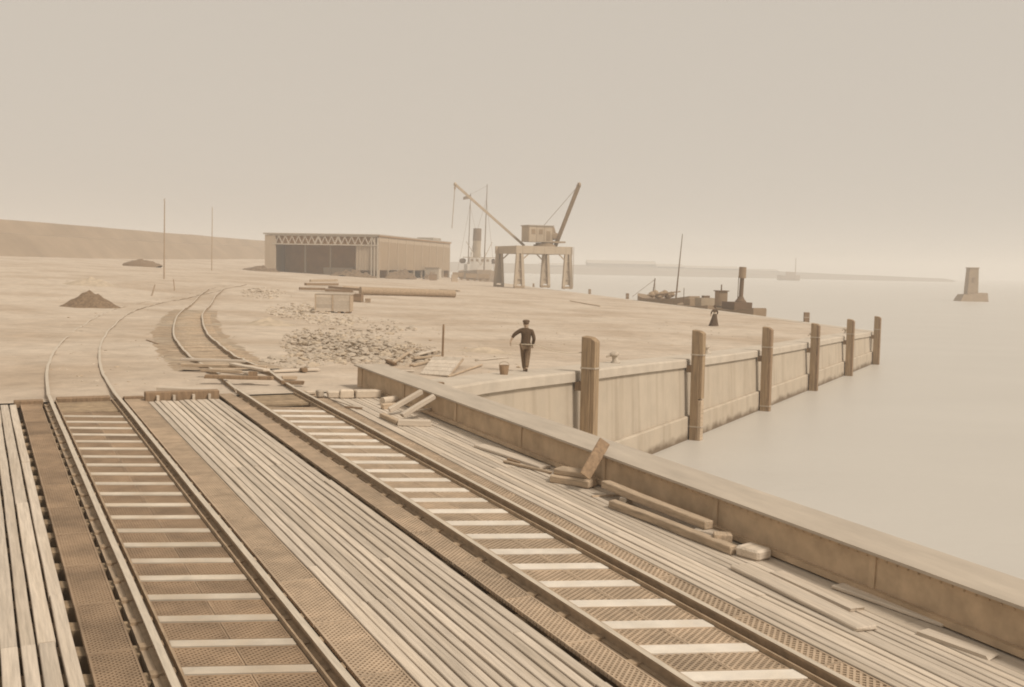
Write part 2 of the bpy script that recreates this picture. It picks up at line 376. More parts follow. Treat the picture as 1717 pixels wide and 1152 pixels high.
# ------------------------------------------------------------------ the embankment and far shore
def embank():
    mb = MB(); A = np.array([-124., 150.]); B = np.array([-88., 560.]); n = 60; prof = []
    d = (B - A) / np.linalg.norm(B - A); nr = np.array([d[1], -d[0]])
    vs = []; cs = [(4, -1.5), (0, 0), (-6, .58), (-9.5, .63), (-13, 1), (-30, 1), (-60, 0)]
    for i in range(n + 1):
        p = A + (B - A) * (i / n * 1.0) - d * 60 * (1 - i / n); 
        for o_, h in cs:
            q = p + nr * o_; g = gz(q[0], q[1]) if o_ > -8 else gz(p[0], p[1])
            g = min(g, 6); top = 13.3 + .25 * noise.noise((i * .3, 0, 0))
            z = g - 1.5 if h < 0 else g + (top - g) * h
            vs.append((q[0], q[1], z))
    k = len(cs)
    fs = [(i * k + j, i * k + j + 1, (i + 1) * k + j + 1, (i + 1) * k + j) for i in range(n) for j in range(k - 1)]
    fs += [tuple(range(k)), tuple(n * k + j for j in range(k))]
    mb.add(vs, fs); o = mb.build('embankment', M['grass']); tag(o, kind='structure')
embank()
land = MB()
fsh = [aty(x, 461.5 + (x - 1000) * .021, 1350) for x in range(560, 1601, 40)]
vs = []
for i, p in enumerate(fsh):
    hh = (12.5 - 8.5 * max(0, (i - 14)) / 12) + 1.0 * noise.noise((i * .7, 3, 0))
    vs += [(p.x, 1340, WATER_Z - .5), (p.x, 1352, WATER_Z + hh * .55), (p.x, 1380, WATER_Z + hh), (p.x, 1900, WATER_Z + hh)]
land.add(vs, [(i * 4 + j, i * 4 + j + 1, i * 4 + 5 + j, i * 4 + 4 + j) for i in range(len(fsh) - 1) for j in range(3)])
tag(land.build('far_bank_land', M['farshore']), kind='structure')
def warehouse(px0, px1, ytop, Yd, label, gable=True):
    p0 = aty(px0, 460, Yd); p1 = aty(px1, 460, Yd)
    zt = aty((px0 + px1) / 2, ytop, Yd).z; zb = WATER_Z + 2
    w_, dp = abs(p1.x - p0.x), 45.
    e = tag(empty('warehouse', ((p0.x + p1.x) / 2, Yd, zb)), label, 'warehouse', 'warehouses on the far bank')
    h = zt - zb; wh = h * .74
    MB().box((0, dp / 2, wh / 2), (w_, dp, wh)).build('wall', M['farshore'], e)
    x = w_ / 2 + 1
    MB().add([(-x, -1, wh), (x, -1, wh), (x, dp / 2, h), (-x, dp / 2, h), (-x, dp + 1, wh), (x, dp + 1, wh)], [(0, 1, 2, 3), (3, 2, 5, 4), (0, 3, 4), (1, 5, 2), (0, 4, 5, 1)]).build('roof', M['roof'], e)
    n = max(3, int(w_ / 22)); dm = MB().box((0, 0, 0), (5, .4, 6)).mesh('door', M['hull'])
    for i in range(n): link('door', dm, e, ((i + .5) / n * w_ - w_ / 2, -.25, 3.2))
warehouse(905, 954, 441, 1365, 'low dim warehouse on the far bank just right of the crane')
warehouse(986, 1100, 436.5, 1370, 'longest and tallest dim warehouse on the far bank, right of the crane')
warehouse(1102, 1146, 442.5, 1368, 'dim warehouse on the far bank behind the barge mast')
warehouse(1152, 1240, 446, 1372, 'long low dim warehouse on the far bank left of the tug funnel')
warehouse(1256, 1306, 451, 1375, 'faintest warehouse on the far bank right of the tug funnel')

# ------------------------------------------------------------------ the bridge
br = empty('swing_bridge', mat=DM)
tag(br, 'plank and grating deck of a swing bridge with two railway tracks', 'bridge')
T0 = 2.5
SK = -0.33                           # the cross beams lie askew to the rails
SP = 0.745
beams_t = [10.12 + SP * i for i in range(-11, 23)]
# dark sheet added under the deck to give the gaps their shade
MB().box((4.0, (T0 + DEND) / 2, -.54), (12.4, DEND - T0 - .1, .04)).build('gap_shade_plate', M['under'], br)
def skewbar(u0, u1, w, z0, z1, uc):
    pl = [(u0, SK * (u0 - uc) - w / 2), (u1, SK * (u1 - uc) - w / 2), (u1, SK * (u1 - uc) + w / 2), (u0, SK * (u0 - uc) + w / 2)]
    return MB().prism(pl, z0, z1)
UL, UR = (1.62, 3.12), (6.10, 7.58)  # rail positions
# hidden bearers crossing below everything, seen through the gaps
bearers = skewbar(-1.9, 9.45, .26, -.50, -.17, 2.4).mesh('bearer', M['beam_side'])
lbeam = skewbar(UL[0] + .15, UL[1] - .15, .17, -.169, -.10, 2.4).mesh('cross_beam', M['beam_dull'], bevel=.006)
rbeam = skewbar(UR[0] + .15, UR[1] - .15, .23, -.169, -.10, 6.84).mesh('cross_beam', M['beam_white'], bevel=.006)
TMAX = DEND - 1.5
for t in beams_t:
    if t < T0 + 2 or t > DEND + .2: continue
    if 4.0 < t < DEND - 2.6: link('bearer', bearers, br, (0, t, 0))
    if t < TMAX - .3: link('cross_beam', lbeam, br, (0, t, 0), (0, 0, random.uniform(-.006, .006)))
    if T0 + 1.5 < t + (.35 if False else 0) < TMAX: link('cross_beam', rbeam, br, (0, t - 1.92 + .745 * 2, 0), (0, 0, random.uniform(-.006, .006)))
# grating panels: diamond lattices in a rim
def lattice(u0, u1, length, pitch, w, zt, zb, uc, shear=True, rim=.02, mat='grating'):
    mb = MB()
    def P(a, b_, z): return Vector((a, b_ + (SK * (a - uc) if shear else 0), z))
    W = u1 - u0; H = length
    for sgn in (1, -1):
        c = -H if sgn == 1 else 0
        cmax = W if sgn == 1 else W + H
        while c < cmax:
            # line a - sgn*b = c  inside 0..W x 0..H
            if sgn == 1: b0, b1 = max(0, -c), min(H, W - c); a0, a1 = b0 + c, b1 + c
            else: b0, b1 = max(0, c - W), min(H, c); a0, a1 = c - b0, c - b1
            if b1 - b0 > .01:
                A = P(u0 + a0, b0 - H / 2, 0); B = P(u0 + a1, b1 - H / 2, 0)
                d = (B - A).normalized(); s = Vector((-d.y, d.x, 0)) * w / 2
                zo = zt if sgn == 1 else zt - .003
                t4 = [A - s, B - s, B + s, A + s]
                vs = [Vector((q.x, q.y, zo)) for q in t4] + [Vector((q.x, q.y, zb)) for q in t4]
                mb.add(vs, [(0, 1, 2, 3), (0, 4, 5, 1), (2, 6, 7, 3)])
            c += pitch
    for a, b_, c_, d_ in ((0, rim, 0, H), (W - rim, W, 0, H), (rim, W - rim, 0, rim), (rim, W - rim, H - rim, H)):
        q = [P(u0 + a, c_ - H / 2, 0), P(u0 + b_, c_ - H / 2, 0), P(u0 + b_, d_ - H / 2, 0), P(u0 + a, d_ - H / 2, 0)]
        vs = [Vector((p.x, p.y, zt + .004)) for p in q] + [Vector((p.x, p.y, zb)) for p in q]
        mb.add(vs, [(0, 1, 2, 3), (0, 4, 5, 1), (1, 5, 6, 2), (2, 6, 7, 3), (3, 7, 4, 0)])
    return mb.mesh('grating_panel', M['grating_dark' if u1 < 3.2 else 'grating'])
GL = SP - .235
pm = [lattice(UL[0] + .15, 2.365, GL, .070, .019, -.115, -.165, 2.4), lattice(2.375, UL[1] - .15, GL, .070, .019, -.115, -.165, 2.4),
      lattice(UR[0] + .15, 6.835, GL, .080, .021, -.115, -.165, 6.84), lattice(6.845, UR[1] - .15, GL, .080, .021, -.115, -.165, 6.84)]
for t in beams_t:
    tm = t + SP / 2
    if tm < T0 + 1.2 or tm > TMAX - .2: continue
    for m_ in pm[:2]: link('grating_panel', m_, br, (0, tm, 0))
    for m_ in pm[2:]: link('grating_panel', m_, br, (0, tm - 1.92 + .745 * 2, 0))
# end panels near the shore, closely boarded
for (u0, u1) in ((UL[0] + .15, UL[1] - .15), (UR[0] + .15, UR[1] - .15)):
    for i in range(5):
        t = TMAX + .12 + i * .3
        if t + .15 < DEND + .3: MB().box(((u0 + u1) / 2, t, -.14), (u1 - u0, .285, .05)).build('end_board', M['beam_side'], br)
sm = [lattice(.975, 1.41, 1.49, .068, .019, -.085, -.13, .975, False), lattice(3.27, 3.735, 1.49, .072, .020, -.085, -.13, 3.27, False),
      lattice(5.57, 5.93, 1.49, .078, .021, -.085, -.13, 5.57, False), lattice(7.74, 8.02, 1.49, .09, .026, -.085, -.13, 7.74, False)]
for i in range(16):
    t = T0 + 1.0 + i * 1.5
    for m_ in sm: link('grating_panel', m_, br, (0, t + .75, 0), (0, 0, random.uniform(-.004, .004)))
# longitudinal timbers under the rails, the rails and their inner check rails
def rail_profile(hw=.036, foot=.062, top=0.0):
    return [(-hw, top), (hw, top), (hw, top - .032), (.010, top - .045), (.010, top - .115), (foot, top - .126), (foot, top - .138),
            (-foot, top - .138), (-foot, top - .126), (-.010, top - .115), (-.010, top - .045), (-hw, top - .032)]
def sweep(path, prof, name, mats, parent, cap=True):
    mb = MB(); n = len(prof); vs = []
    path = [Vector(p) for p in path]
    for i, p in enumerate(path):
        d = (path[min(i + 1, len(path) - 1)] - path[max(i - 1, 0)]); d.normalize(); s = Vector((d.y, -d.x, 0)).normalized()
        for a, z in prof: vs.append(p + s * a + Vector((0, 0, z)))
    fs = [(i * n + j, i * n + (j + 1) % n, (i + 1) * n + (j + 1) % n, (i + 1) * n + j) for i in range(len(path) - 1) for j in range(n)]
    fs += [tuple(range(n)), tuple((len(path) - 1) * n + j for j in range(n))]
    mb.add(vs, fs)
    # running surface (first face of each ring) polished, the rest rusty
    for i in range(len(path) - 1):
        for j in range(n): mb.m[i * n + j] = 0 if j == 0 else 1
    return mb.build(name, mats, parent)
for pair in (UL, UR):
    for k, u in enumerate(pair):
        sgn = 1 if k == 0 else -1
        MB().box((u, (T0 + DEND) / 2, -.215), (.26, DEND - T0, .15)).build('rail_bearer', M['timber'], br)
        n = 14
        sweep([(u + random.uniform(-.004, .004), T0 + (DEND + .5 - T0) * i / n, 0) for i in range(n + 1)], rail_profile(.04 if pair is UL else .036), 'rail', [M['rail'], M['rail_rust']], br)
        # guard angle beside the rail
        MB().box((u + sgn * .125, (T0 + DEND) / 2, -.095), (.022, DEND - T0, .07)).build('guard_bar', M['rail_rust'], br)
        # fastening chairs
        ch = MB().box((0, 0, 0), (.24, .12, .035)).mesh('rail_chair', M['rail_rust'])
        for t in beams_t:
            if T0 + .3 < t < DEND - .3: link('rail_chair', ch, br, (u - sgn * .02, t + SK * (u - (2.4 if pair is UL else 6.84)), -.1225))
# plank fields: each plank in butted lengths
def plank_mesh(L, w, th=.075):
    mb = MB(); n = max(2, int(L / 1.2)); vs = []
    for i in range(n + 1):
        y = L * i / n; j0, j1 = random.uniform(-.006, .006), random.uniform(-.006, .006); zz = random.uniform(-.005, .005)
        c = .007
        vs += [(-w / 2 + j0, y, -th), (-w / 2 + j0, y, zz - c), (-w / 2 + c + j0, y, zz), (w / 2 - c + j1, y, zz), (w / 2 + j1, y, zz - c), (w / 2 + j1, y, -th)]
    fs = [(i * 6 + j, i * 6 + (j + 1) % 6, (i + 1) * 6 + (j + 1) % 6, (i + 1) * 6 + j) for i in range(n) for j in range(6)]
    fs += [tuple(range(6)), tuple(n * 6 + j for j in range(6))]
    return mb.add(vs, fs).mesh('plank', M['plank'])
def field(u0, u1, n, gap, tend, ztop=-.075, wide=False):
    ws = [random.uniform(.88, 1.12) for _ in range(n)]; k_ = (u1 - u0) / sum(ws); ue = u0
    for i in range(n):
        w = ws[i] * k_; u = ue + w / 2; ue += w; t = T0; te = tend + random.uniform(-.06, .06)
        cuts = sorted(random.sample([T0 + 3 + 1.49 * q for q in range(14)], 2))
        while min(abs(cuts[0] - cuts[1]), te - cuts[1]) < 3: cuts = sorted(random.sample([T0 + 3 + 1.49 * q for q in range(14)], 2))
        for c in cuts + [te]:
            link('plank', plank_mesh(c - t - .006, w - gap), br, (u, t, ztop + random.uniform(-.006, .006)), (0, 0, random.uniform(-.0006, .0006))); t = c
field(-1.85, .895, 16, .030, DEND - .35)
field(3.745, 5.455, 12, .026, DEND - .55)
field(8.05, 9.53, 12, .016, DEND - .25)
def gu(t): return 9.50 + (22.43 - t) * .021
tq_ = T0
for c in (8.6, 14.9, 21.2, DEND - .3):
    MB().add([(9.535, tq_, -.15), (gu(tq_) + .085, tq_, -.15), (gu(c) + .085, c - .006, -.15), (9.535, c - .006, -.15), (9.535, tq_, -.078), (gu(tq_) + .085, tq_, -.078), (gu(c) + .085, c - .006, -.078), (9.535, c - .006, -.078)],
             [(0, 3, 2, 1), (4, 5, 6, 7), (0, 1, 5, 4), (1, 2, 6, 5), (2, 3, 7, 6), (3, 0, 4, 7)]).build('margin_board', M['plank'], br); tq_ = c
# the plate girder that walls in the right side of the deck
GS = (9.36, 9.83)                       # inner face at the far and the near end (it splays a little)
GT0, GT1 = T0, 28.1
def gu(t): return 9.50 + (22.43 - t) * .021
gd = MB()
def gprism(t0, t1, du0, du1, z0, z1):
    return MB().add([(gu(t0) + du0, t0, z0), (gu(t0) + du1, t0, z0), (gu(t1) + du1, t1, z0), (gu(t1) + du0, t1, z0),
                     (gu(t0) + du0, t0, z1), (gu(t0) + du1, t0, z1), (gu(t1) + du1, t1, z1), (gu(t1) + du0, t1, z1)],
                    [(0, 3, 2, 1), (4, 5, 6, 7), (0, 1, 5, 4), (1, 2, 6, 5), (2, 3, 7, 6), (3, 0, 4, 7)])
gi = gprism(GT0, GT1, .10, .75, -1.1, .465).build('girder', M['girder'], br)
gprism(GT0, GT1 + .03, .0, .84, .467, .505).build('top_flange', M['flange'], gi)
tq = GT0 + .8
while tq < GT1:
    gprism(tq, tq + .10, .078, .099, -.05, .465).build('stiffener', M['girder'], gi)
    tq += 3.05
gprism(GT0, DEND, .02, .0985, -.05, .03).build('bottom_angle', M['girder'], gi)
rv = MB().lathe((0, 0, 0), [(.018, 0), (.016, .01), (.008, .016)], 6).mesh('rivet', M['girder'])
tq = 7.0
rm = MB()
while tq < 22:
    for zz in (.41,):
        c = Vector((gu(tq) + .099, tq, zz)); rm.box(c, (.016, .02, .02))
    tq += .16
ro = rm.build('rivet_row', M['girder'], gi); ro['kind'] = 'stuff'
# shore-end kerb timbers of the deck
MB().box((4.58, DEND - .34, -.01), (1.75, .26, .26)).build('end_timber', M['timber_dark'], br, bevel=.012)
sp_ = MB().box((0, 0, 0), (.06, .10, .16)).mesh('cleat', M['plank'])
for u in (3.98, 4.36, 4.82, 5.2): link('cleat', sp_, br, (u, DEND - .53, -.03))
MB().box((1.15, DEND - .16, -.09), (.62, .24, .16)).build('end_timber', M['timber_dark'], br, bevel=.01)
MB().box((2.37, DEND + .18, -.11), (1.2, .3, .16)).build('end_timber', M['timber_dark'], br, bevel=.01)
MB().box((3.50, DEND + .05, -.11), (.46, .2, .14)).build('end_timber', M['timber_dark'], br, bevel=.01)

# ------------------------------------------------------------------ railway tracks on the shore
def catmull(P, per=14):
    P = [np.array(p, float) for p in P]; out = []
    P = [2 * P[0] - P[1]] + P + [2 * P[-1] - P[-2]]
    for i in range(1, len(P) - 2):
        for k in range(per):
            t = k / per; a, b_, c, d = P[i - 1:i + 3]
            out.append(.5 * ((2 * b_) + (c - a) * t + (2 * a - 5 * b_ + 4 * c - d) * t * t + (-a + 3 * b_ - 3 * c + d) * t ** 3))
    out.append(P[-2]); return out
lc0, rc0 = dw(sum(UL) / 2, DEND + .55, 0), dw(sum(UR) / 2, DEND + .55, 0)
CL = catmull([(lc0.x, lc0.y), (-12.75, 31.2), (-14.6, 35.8), (-17, 42.2), (-20, 51), (-23.6, 62.4), (-26.8, 73.5), (-29.4, 86), (-31, 100), (-32.5, 116), (-34, 134)])
CR = catmull([(rc0.x, rc0.y), (-8.1, 31.8), (-9.6, 35.2), (-11.3, 39.4), (-13.6, 45.7), (-16, 53.1), (-18.4, 61), (-21.7, 72.5), (-25.8, 89), (-29.3, 103), (-32.6, 118)])
def shore_track(C, label, sleep, lift):
    e = tag(empty('railway_track', (C[0][0], C[0][1], gz(*C[0]))), label, 'railway track', 'railway tracks leading off the bridge')
    off = Vector((C[0][0], C[0][1], gz(*C[0])))
    z0 = dw(0, DEND + .5, 0).z
    def pt(i, s):
        a = C[max(i - 1, 0)]; b_ = C[min(i + 1, len(C) - 1)]; d = (b_ - a) / np.linalg.norm(b_ - a)
        p = C[i] + np.array([d[1], -d[0]]) * s
        k = min(1, i / 17)
        z = (1 - k) * (z0) + k * (gz(*C[i]) + lift)
        return Vector((p[0], p[1], z)) - off
    for s in (-.75, .75):
        sweep([pt(i, s) for i in range(len(C))], rail_profile(.04), 'rail', [M['rail'], M['rail_rust']], e)
    # sleepers
    acc = 0; sl = MB().box((0, 0, 0), (2.5, .24, .14)).mesh('sleeper', M['timber'], bevel=.01)
    for i in range(1, len(C)):
        acc += np.linalg.norm(C[i] - C[i - 1])
        while acc > sleep[2]:
            acc -= sleep[2]
            if not (sleep[0] <= C[i][1] <= sleep[1]): continue
            d = C[i] - C[i - 1]; f = acc / np.linalg.norm(d); p = C[i] - d * f
            z = gz(*p) + lift - .195
            link('sleeper', sl, e, Vector((p[0], p[1], z)) - off, (0, 0, math.atan2(d[1], d[0]) - math.pi / 2 + random.uniform(-.03, .03)))
    return e
shore_track(CL, 'left railway track, half buried in sand, curving away from the bridge', (200, 200, .8), .035)
shore_track(CR, 'right railway track with planks laid across it, curving toward the left track', (33, 75, .85), .16)
# the dirty bed of the right track
bd = MB(); vs = []; ks = [i for i in range(len(CR)) if 33 < CR[i][1] < 80]
wd = [(-2.2, -.10), (-1.45, .035), (0, .02), (1.45, .035), (2.3, -.10)]
for i in ks:
    d = (CR[i + 1] - CR[i - 1]); d = d / np.linalg.norm(d)
    for s, z in wd:
        p = CR[i] + np.array([d[1], -d[0]]) * s * (1 + (.35 if abs(s) > 2 else .08) * (noise.noise((i * .55, s, 2)) + .6 * noise.noise((i * 1.7, s, 7)))); vs.append((p[0], p[1], gz(*p) + z + .015 * noise.noise((p[0] * 2, p[1] * 2, 0))))
bd.add(vs, [(i * 5 + j, i * 5 + j + 1, i * 5 + 6 + j, i * 5 + 5 + j) for i in range(len(ks) - 1) for j in range(4)])
tag(bd.build('ballast', M['ballast'], smooth=True), kind='structure')

# ------------------------------------------------------------------ fender posts and bollards of the near quay
NW = np.array([WD[1], -WD[0]])                 # outward from the wall
WANG = math.atan2(WD[1], WD[0]) - math.pi / 2
order = ['nearest and darkest timber fender post, close behind the bridge girder', 'second timber fender post from the bridge, with a scarf joint halfway down',
         'third timber fender post from the bridge on the quay wall', 'fourth timber fender post from the bridge on the quay wall',
         'fifth timber fender post from the bridge, second from the quay corner', 'farthest and palest fender post standing at the quay corner']
for i in range(6):
    p = P1 + (P6 - P1) * i / 5 + NW * .60
    g = gz(p[0], p[1]); top = g + 1.36 + random.uniform(-.05, .05); bot = WATER_Z - 1.2
    e = tag(empty('fender_post', (p[0], p[1], bot), WANG), order[i], 'fender post', 'timber fender posts along the quay wall')
    h = top - bot
    def chamfer_post(w, d, z0, z1, cut, cx=0, cy=0):
        return MB().add([(cx - w / 2, cy - d / 2, z0), (cx + w / 2, cy - d / 2, z0), (cx + w / 2, cy + d / 2, z0), (cx - w / 2, cy + d / 2, z0),
                         (cx - w / 2, cy - d / 2, z1 - .02), (cx + w / 2, cy - d / 2, z1 - cut), (cx + w / 2, cy + d / 2, z1 - cut), (cx - w / 2, cy + d / 2, z1)],
                        [(0, 3, 2, 1), (4, 5, 6, 7), (0, 1, 5, 4), (1, 2, 6, 5), (2, 3, 7, 6), (3, 0, 4, 7)])
    chamfer_post(.36, .42, 0, h, .05, -.07).build('timber', M['fender'], e, bevel=.02)
    if i == 1:
        chamfer_post(.15, .40, h * .50, h - .06, .10, .19).build('facing_timber', M['fender'], e, bevel=.015)
        chamfer_post(.15, .40, 0, h * .493, .02, .19).build('facing_timber', M['timber'], e, bevel=.015)
    else:
        chamfer_post(.15, .40, 0, h - .06, .12, .19).build('facing_timber', M['timber_dark'] if i else M['fender'], e, bevel=.015)
    for zz in ((h - 1.1, h - 4.3) if i != 3 else (h - .9,)):
        MB().box((.01, 0, zz), (.56, .45, .055)).build('iron_band', M['band'], e)
    MB().box((-.36, 0, h - 1.75), (.24, .34, .3)).build('chock', M['timber_dark'], e)
bol_l = ['leaning iron bollard on the quay edge between the first and second fender posts', 'iron bollard on the quay edge between the second and third fender posts',
         'iron bollard on the quay edge between the third and fourth fender posts', 'iron bollard on the quay edge between the fourth and fifth fender posts',
         'iron bollard on the quay edge between the two farthest fender posts']
for i in range(5):
    p = P1 + (P6 - P1) * (i + .47) / 5 - NW * .75; g = gz(p[0], p[1]) + .05
    e = tag(empty('bollard', (p[0], p[1], g), .3), bol_l[i], 'bollard', 'iron bollards on the quay edge')
    e.rotation_euler = (0.12, -.22 - .1 * (i % 2), .3); e.scale = (.8, .8, .8)
    MB().lathe((0, 0, 0), [(.24, -.03), (.24, .05), (.15, .08), (.13, .3), (.15, .36)], 14).build('stem', M['concrete'], e, smooth=True)
    MB().lathe((0, 0, 0), [(.15, .361), (.23, .38), (.25, .45), (.20, .52), (.08, .55)], 14).build('head', M['band'], e, smooth=True)
    MB().bar((-.2, 0, .43), (-.42, 0, .40), .10).build('horn', M['band'], e)
FD = (FE1 - FE0) / np.linalg.norm(FE1 - FE0); FNo = np.array([FD[1], -FD[0]]); FNo = FNo if FNo[0] > 0 else -FNo
ffl = ['short fender post top on the far quay edge right of the tug', 'short fender post top on the far quay edge left of the sailing barge',
       'short fender post top on the far quay edge just right of the crane', 'short dark post top seen between the crane legs']
for Yd, l in zip((106.5, 180, 210.6, 281.7), ffl):
    p = FE0 + FD * ((Yd - FE0[1]) / FD[1]) + FNo * .3; g = gz(p[0], p[1])
    e = tag(empty('fender_post', (p[0], p[1], WATER_Z - 1)), l, 'fender post', 'fender posts along the far quay edge')
    h = g + 1.0 - (WATER_Z - 1)
    MB().box((0, 0, h / 2), (.5, .45, h)).build('timber', M['timber_dark'], e, bevel=.03)
    MB().box((0, 0, h - .5), (.55, .5, .07)).build('iron_band', M['band'], e)

# ------------------------------------------------------------------ timbers, planks and stones lying about
def timber(name, label, cat, a, b_, w, h, mat='timber', group=None, up=None, bevel=.012, lift=0, wob=.01):
    a, b_ = Vector(a), Vector(b_); upv = Vector(up) if up is not None else Vector((0, 0, 1))
    a = a + upv * (h / 2 + lift); b_ = b_ + upv * (h / 2 + lift)
    y = b_ - a; Ln = y.length; y.normalize(); x = y.cross(upv).normalized(); z = x.cross(y)
    n = max(1, int(Ln / .8)); mb = MB(); vs = []
    for i in range(n + 1):
        t = Ln * i / n - Ln / 2; jx = random.uniform(-wob, wob); jz = random.uniform(-wob, wob) * .5
        vs += [(sx * w / 2 + jx, t + (random.uniform(-.03, .03) if i in (0, n) else 0), sz * h / 2 + jz) for sx, sz in ((-1, -1), (1, -1), (1, 1), (-1, 1))]
    fs = [(i * 4 + j, i * 4 + (j + 1) % 4, (i + 1) * 4 + (j + 1) % 4, (i + 1) * 4 + j) for i in range(n) for j in range(4)] + [(0, 1, 2, 3), tuple(n * 4 + j for j in range(4))]
    mb.add(vs, fs); o = mb.build(name, M[mat], None, bevel=bevel if h > .04 else 0)
    o.matrix_world = Matrix.Translation((a + b_) / 2) @ Matrix((x, y, z)).transposed().to_4x4()
    if label: tag(o, label, cat, group)
    return o
UPD = Vector(DN)
def dtimber(name, label, cat, p0, p1, w, h, mat='timber', lift=0, **k):
    return timber(name, label, cat, deckw(*p0, -.072), deckw(*p1, -.072), w, h, mat, up=UPD, lift=lift, **k)
# along the girder, near to far
dtimber('plank', 'broad pale plank lying loose on the deck nearest the camera, right side', 'plank', (1238, 952), (1452, 1057), .30, .055, 'plank')
dtimber('plank', 'narrow pale plank lying between the broad loose plank and the girder', 'plank', (1300, 962), (1440, 1026), .20, .04, 'plank')
dtimber('plank', 'pale plank lying tight against the foot of the girder, far right', 'plank', (1405, 985), (1590, 1050), .22, .05, 'plank')
dtimber('plank', 'short pale plank at the bottom right by the foot of the girder', 'plank', (1545, 1062), (1665, 1104), .20, .04, 'plank')
def d2(name, label, cat, a, b_, w, h, mat='timber', lift=0, **k):
    return timber(name, label, cat, dw(*a, -.072), dw(*b_, -.072), w, h, mat, up=UPD, lift=lift, **k)
d2('beam', 'long squared beam lying lowest in the timber stack beside the girder', 'beam', (9.10, 14.25), (9.34, 11.45), .15, .12, 'timber')
d2('beam', 'long squared beam resting on blocks against the girder', 'beam', (9.43, 15.0), (9.50, 12.25), .17, .12, 'timber', lift=.125)
d2('wood_block', 'upright pale block propping the far end of the raised beam', 'wood block', (9.33, 14.3), (9.50, 14.36), .14, .122, 'plank')
d2('wood_block', 'squared block under the near end of the raised beam by the girder', 'wood block', (9.38, 12.22), (9.56, 12.30), .34, .122, 'plank')
d2('wood_block', 'squared block lying past the near end of the raised beam', 'wood block', (9.42, 11.82), (9.52, 11.98), .26, .17, 'timber')
d2('wood_block', 'chunky rough block lying at the near end of the timber stack', 'wood block', (9.36, 11.22), (9.68, 11.30), .38, .15, 'plank', bevel=.03)
dtimber('stick', 'thin stick lying on the deck left of the timber stack', 'stick', (992, 833), (1045, 831), .03, .025, 'timber')
# the two thick baulks carrying the leaning board
dtimber('beam', 'lower of two thick short baulks under the leaning board', 'beam', (930, 806), (994, 817), .34, .13, 'timber', bevel=.02)
dtimber('beam', 'upper of two thick short baulks under the leaning board', 'beam', (934, 805), (990, 814), .28, .11, 'timber', lift=.132, bevel=.02)
base = deck(980, 800, .175); top = None
for k in range(200):
    off = .3 + k * .006; q = deck(1013, 740, off)
    if q.x <= gu(q.y) + .14: top = q; break
timber('board', 'short wide board leaning on the girder above two baulks', 'board', DM @ base, DM @ top, .21, .05, 'timber_dark', up=Vector((.25, -.75, .6)).normalized())  # dark timber colour stands in for the board's shaded face
dtimber('plank', 'splintered plank lying on the deck below the girder, left of the leaning board', 'plank', (803, 749), (915, 786), .26, .06, 'plank')
dtimber('plank', 'thin broken lath beside the splintered plank on the deck', 'plank', (845, 776), (925, 795), .06, .05, 'timber')
dtimber('wood_splinter', 'torn wood splinter beside the broken edge of the splintered plank', 'splinter', (852, 772), (870, 778), .05, .04, 'timber_dark')
# trestle of two beams leaning on the girder
def lean(px0, px1, w, h, label, h1):
    p0 = deck(*px0, -.06); q = dw(p0.x, p0.y, p0.z + .06)
    t1 = deck(px1[0], px1[1], .35).y
    p1 = dw(gu(t1) - .03, t1, h1)
    timber('beam', label, 'beam', q, p1, w, h, 'plank', up=UPD)
lean((652, 696), (708, 664), .13, .11, 'farther of two squared beams propped up against the girder', .40)
lean((674, 706), (730, 672), .13, .11, 'nearer of two squared beams propped up against the girder', .40)
dtimber('stick', 'pale lath lying across the feet of the propped beams', 'stick', (682, 703), (730, 695), .05, .04, 'plank', lift=.13)
dtimber('beam', 'short baulk with bolt holes lying under the propped beams', 'beam', (668, 713), (722, 714), .20, .13, 'plank')
dtimber('beam', 'short dark-ended baulk at the foot of the propped beams', 'beam', (641, 700), (668, 712), .14, .10, 'timber')
dtimber('beam', 'small block lying on the planks behind the propped beams', 'wood block', (640, 686), (664, 684), .14, .12, 'timber')
c0, c1 = deckw(641, 673, .03), deckw(663, 670, .03)
o = MB().tube(c0, c1, .10, .10, 14).build('log', M['stone'], None, smooth=False); rebase(o); tag(o, 'short round log lying against the girder by the stone blocks', 'log')
dtimber('stick', 'dark thin stick lying on the planks near the shore end', 'stick', (578, 684), (607, 686), .04, .04, 'timber_dark')
dtimber('plank', 'thin pale strip of wood slanting across the planks near the shore end', 'plank', (556, 670), (600, 685), .06, .03, 'plank')
# stones closing the deck
blocks = [((512, 662), (529, 661), .10, .10, 'low flat dark-topped stone at the left end of the stone row'), ((531, 666), (541, 665.5), .2, .18, 'small upright stone, second from the left in the stone row'),
          ((549, 667), (568, 666.5), .22, .17, 'middle stone of the row closing the end of the planks'), ((570, 667), (592, 667), .24, .21, 'larger pale stone, second from the girder in the row'),
          ((594, 667), (636, 666), .26, .20, 'longest pale stone, next to the girder in the stone row')]
for p0, p1, w_, h_, l in blocks: dtimber('stone_block', l, 'stone block', p0, p1, w_, h_, 'stone', bevel=.025, group='stone blocks closing the end of the planks')
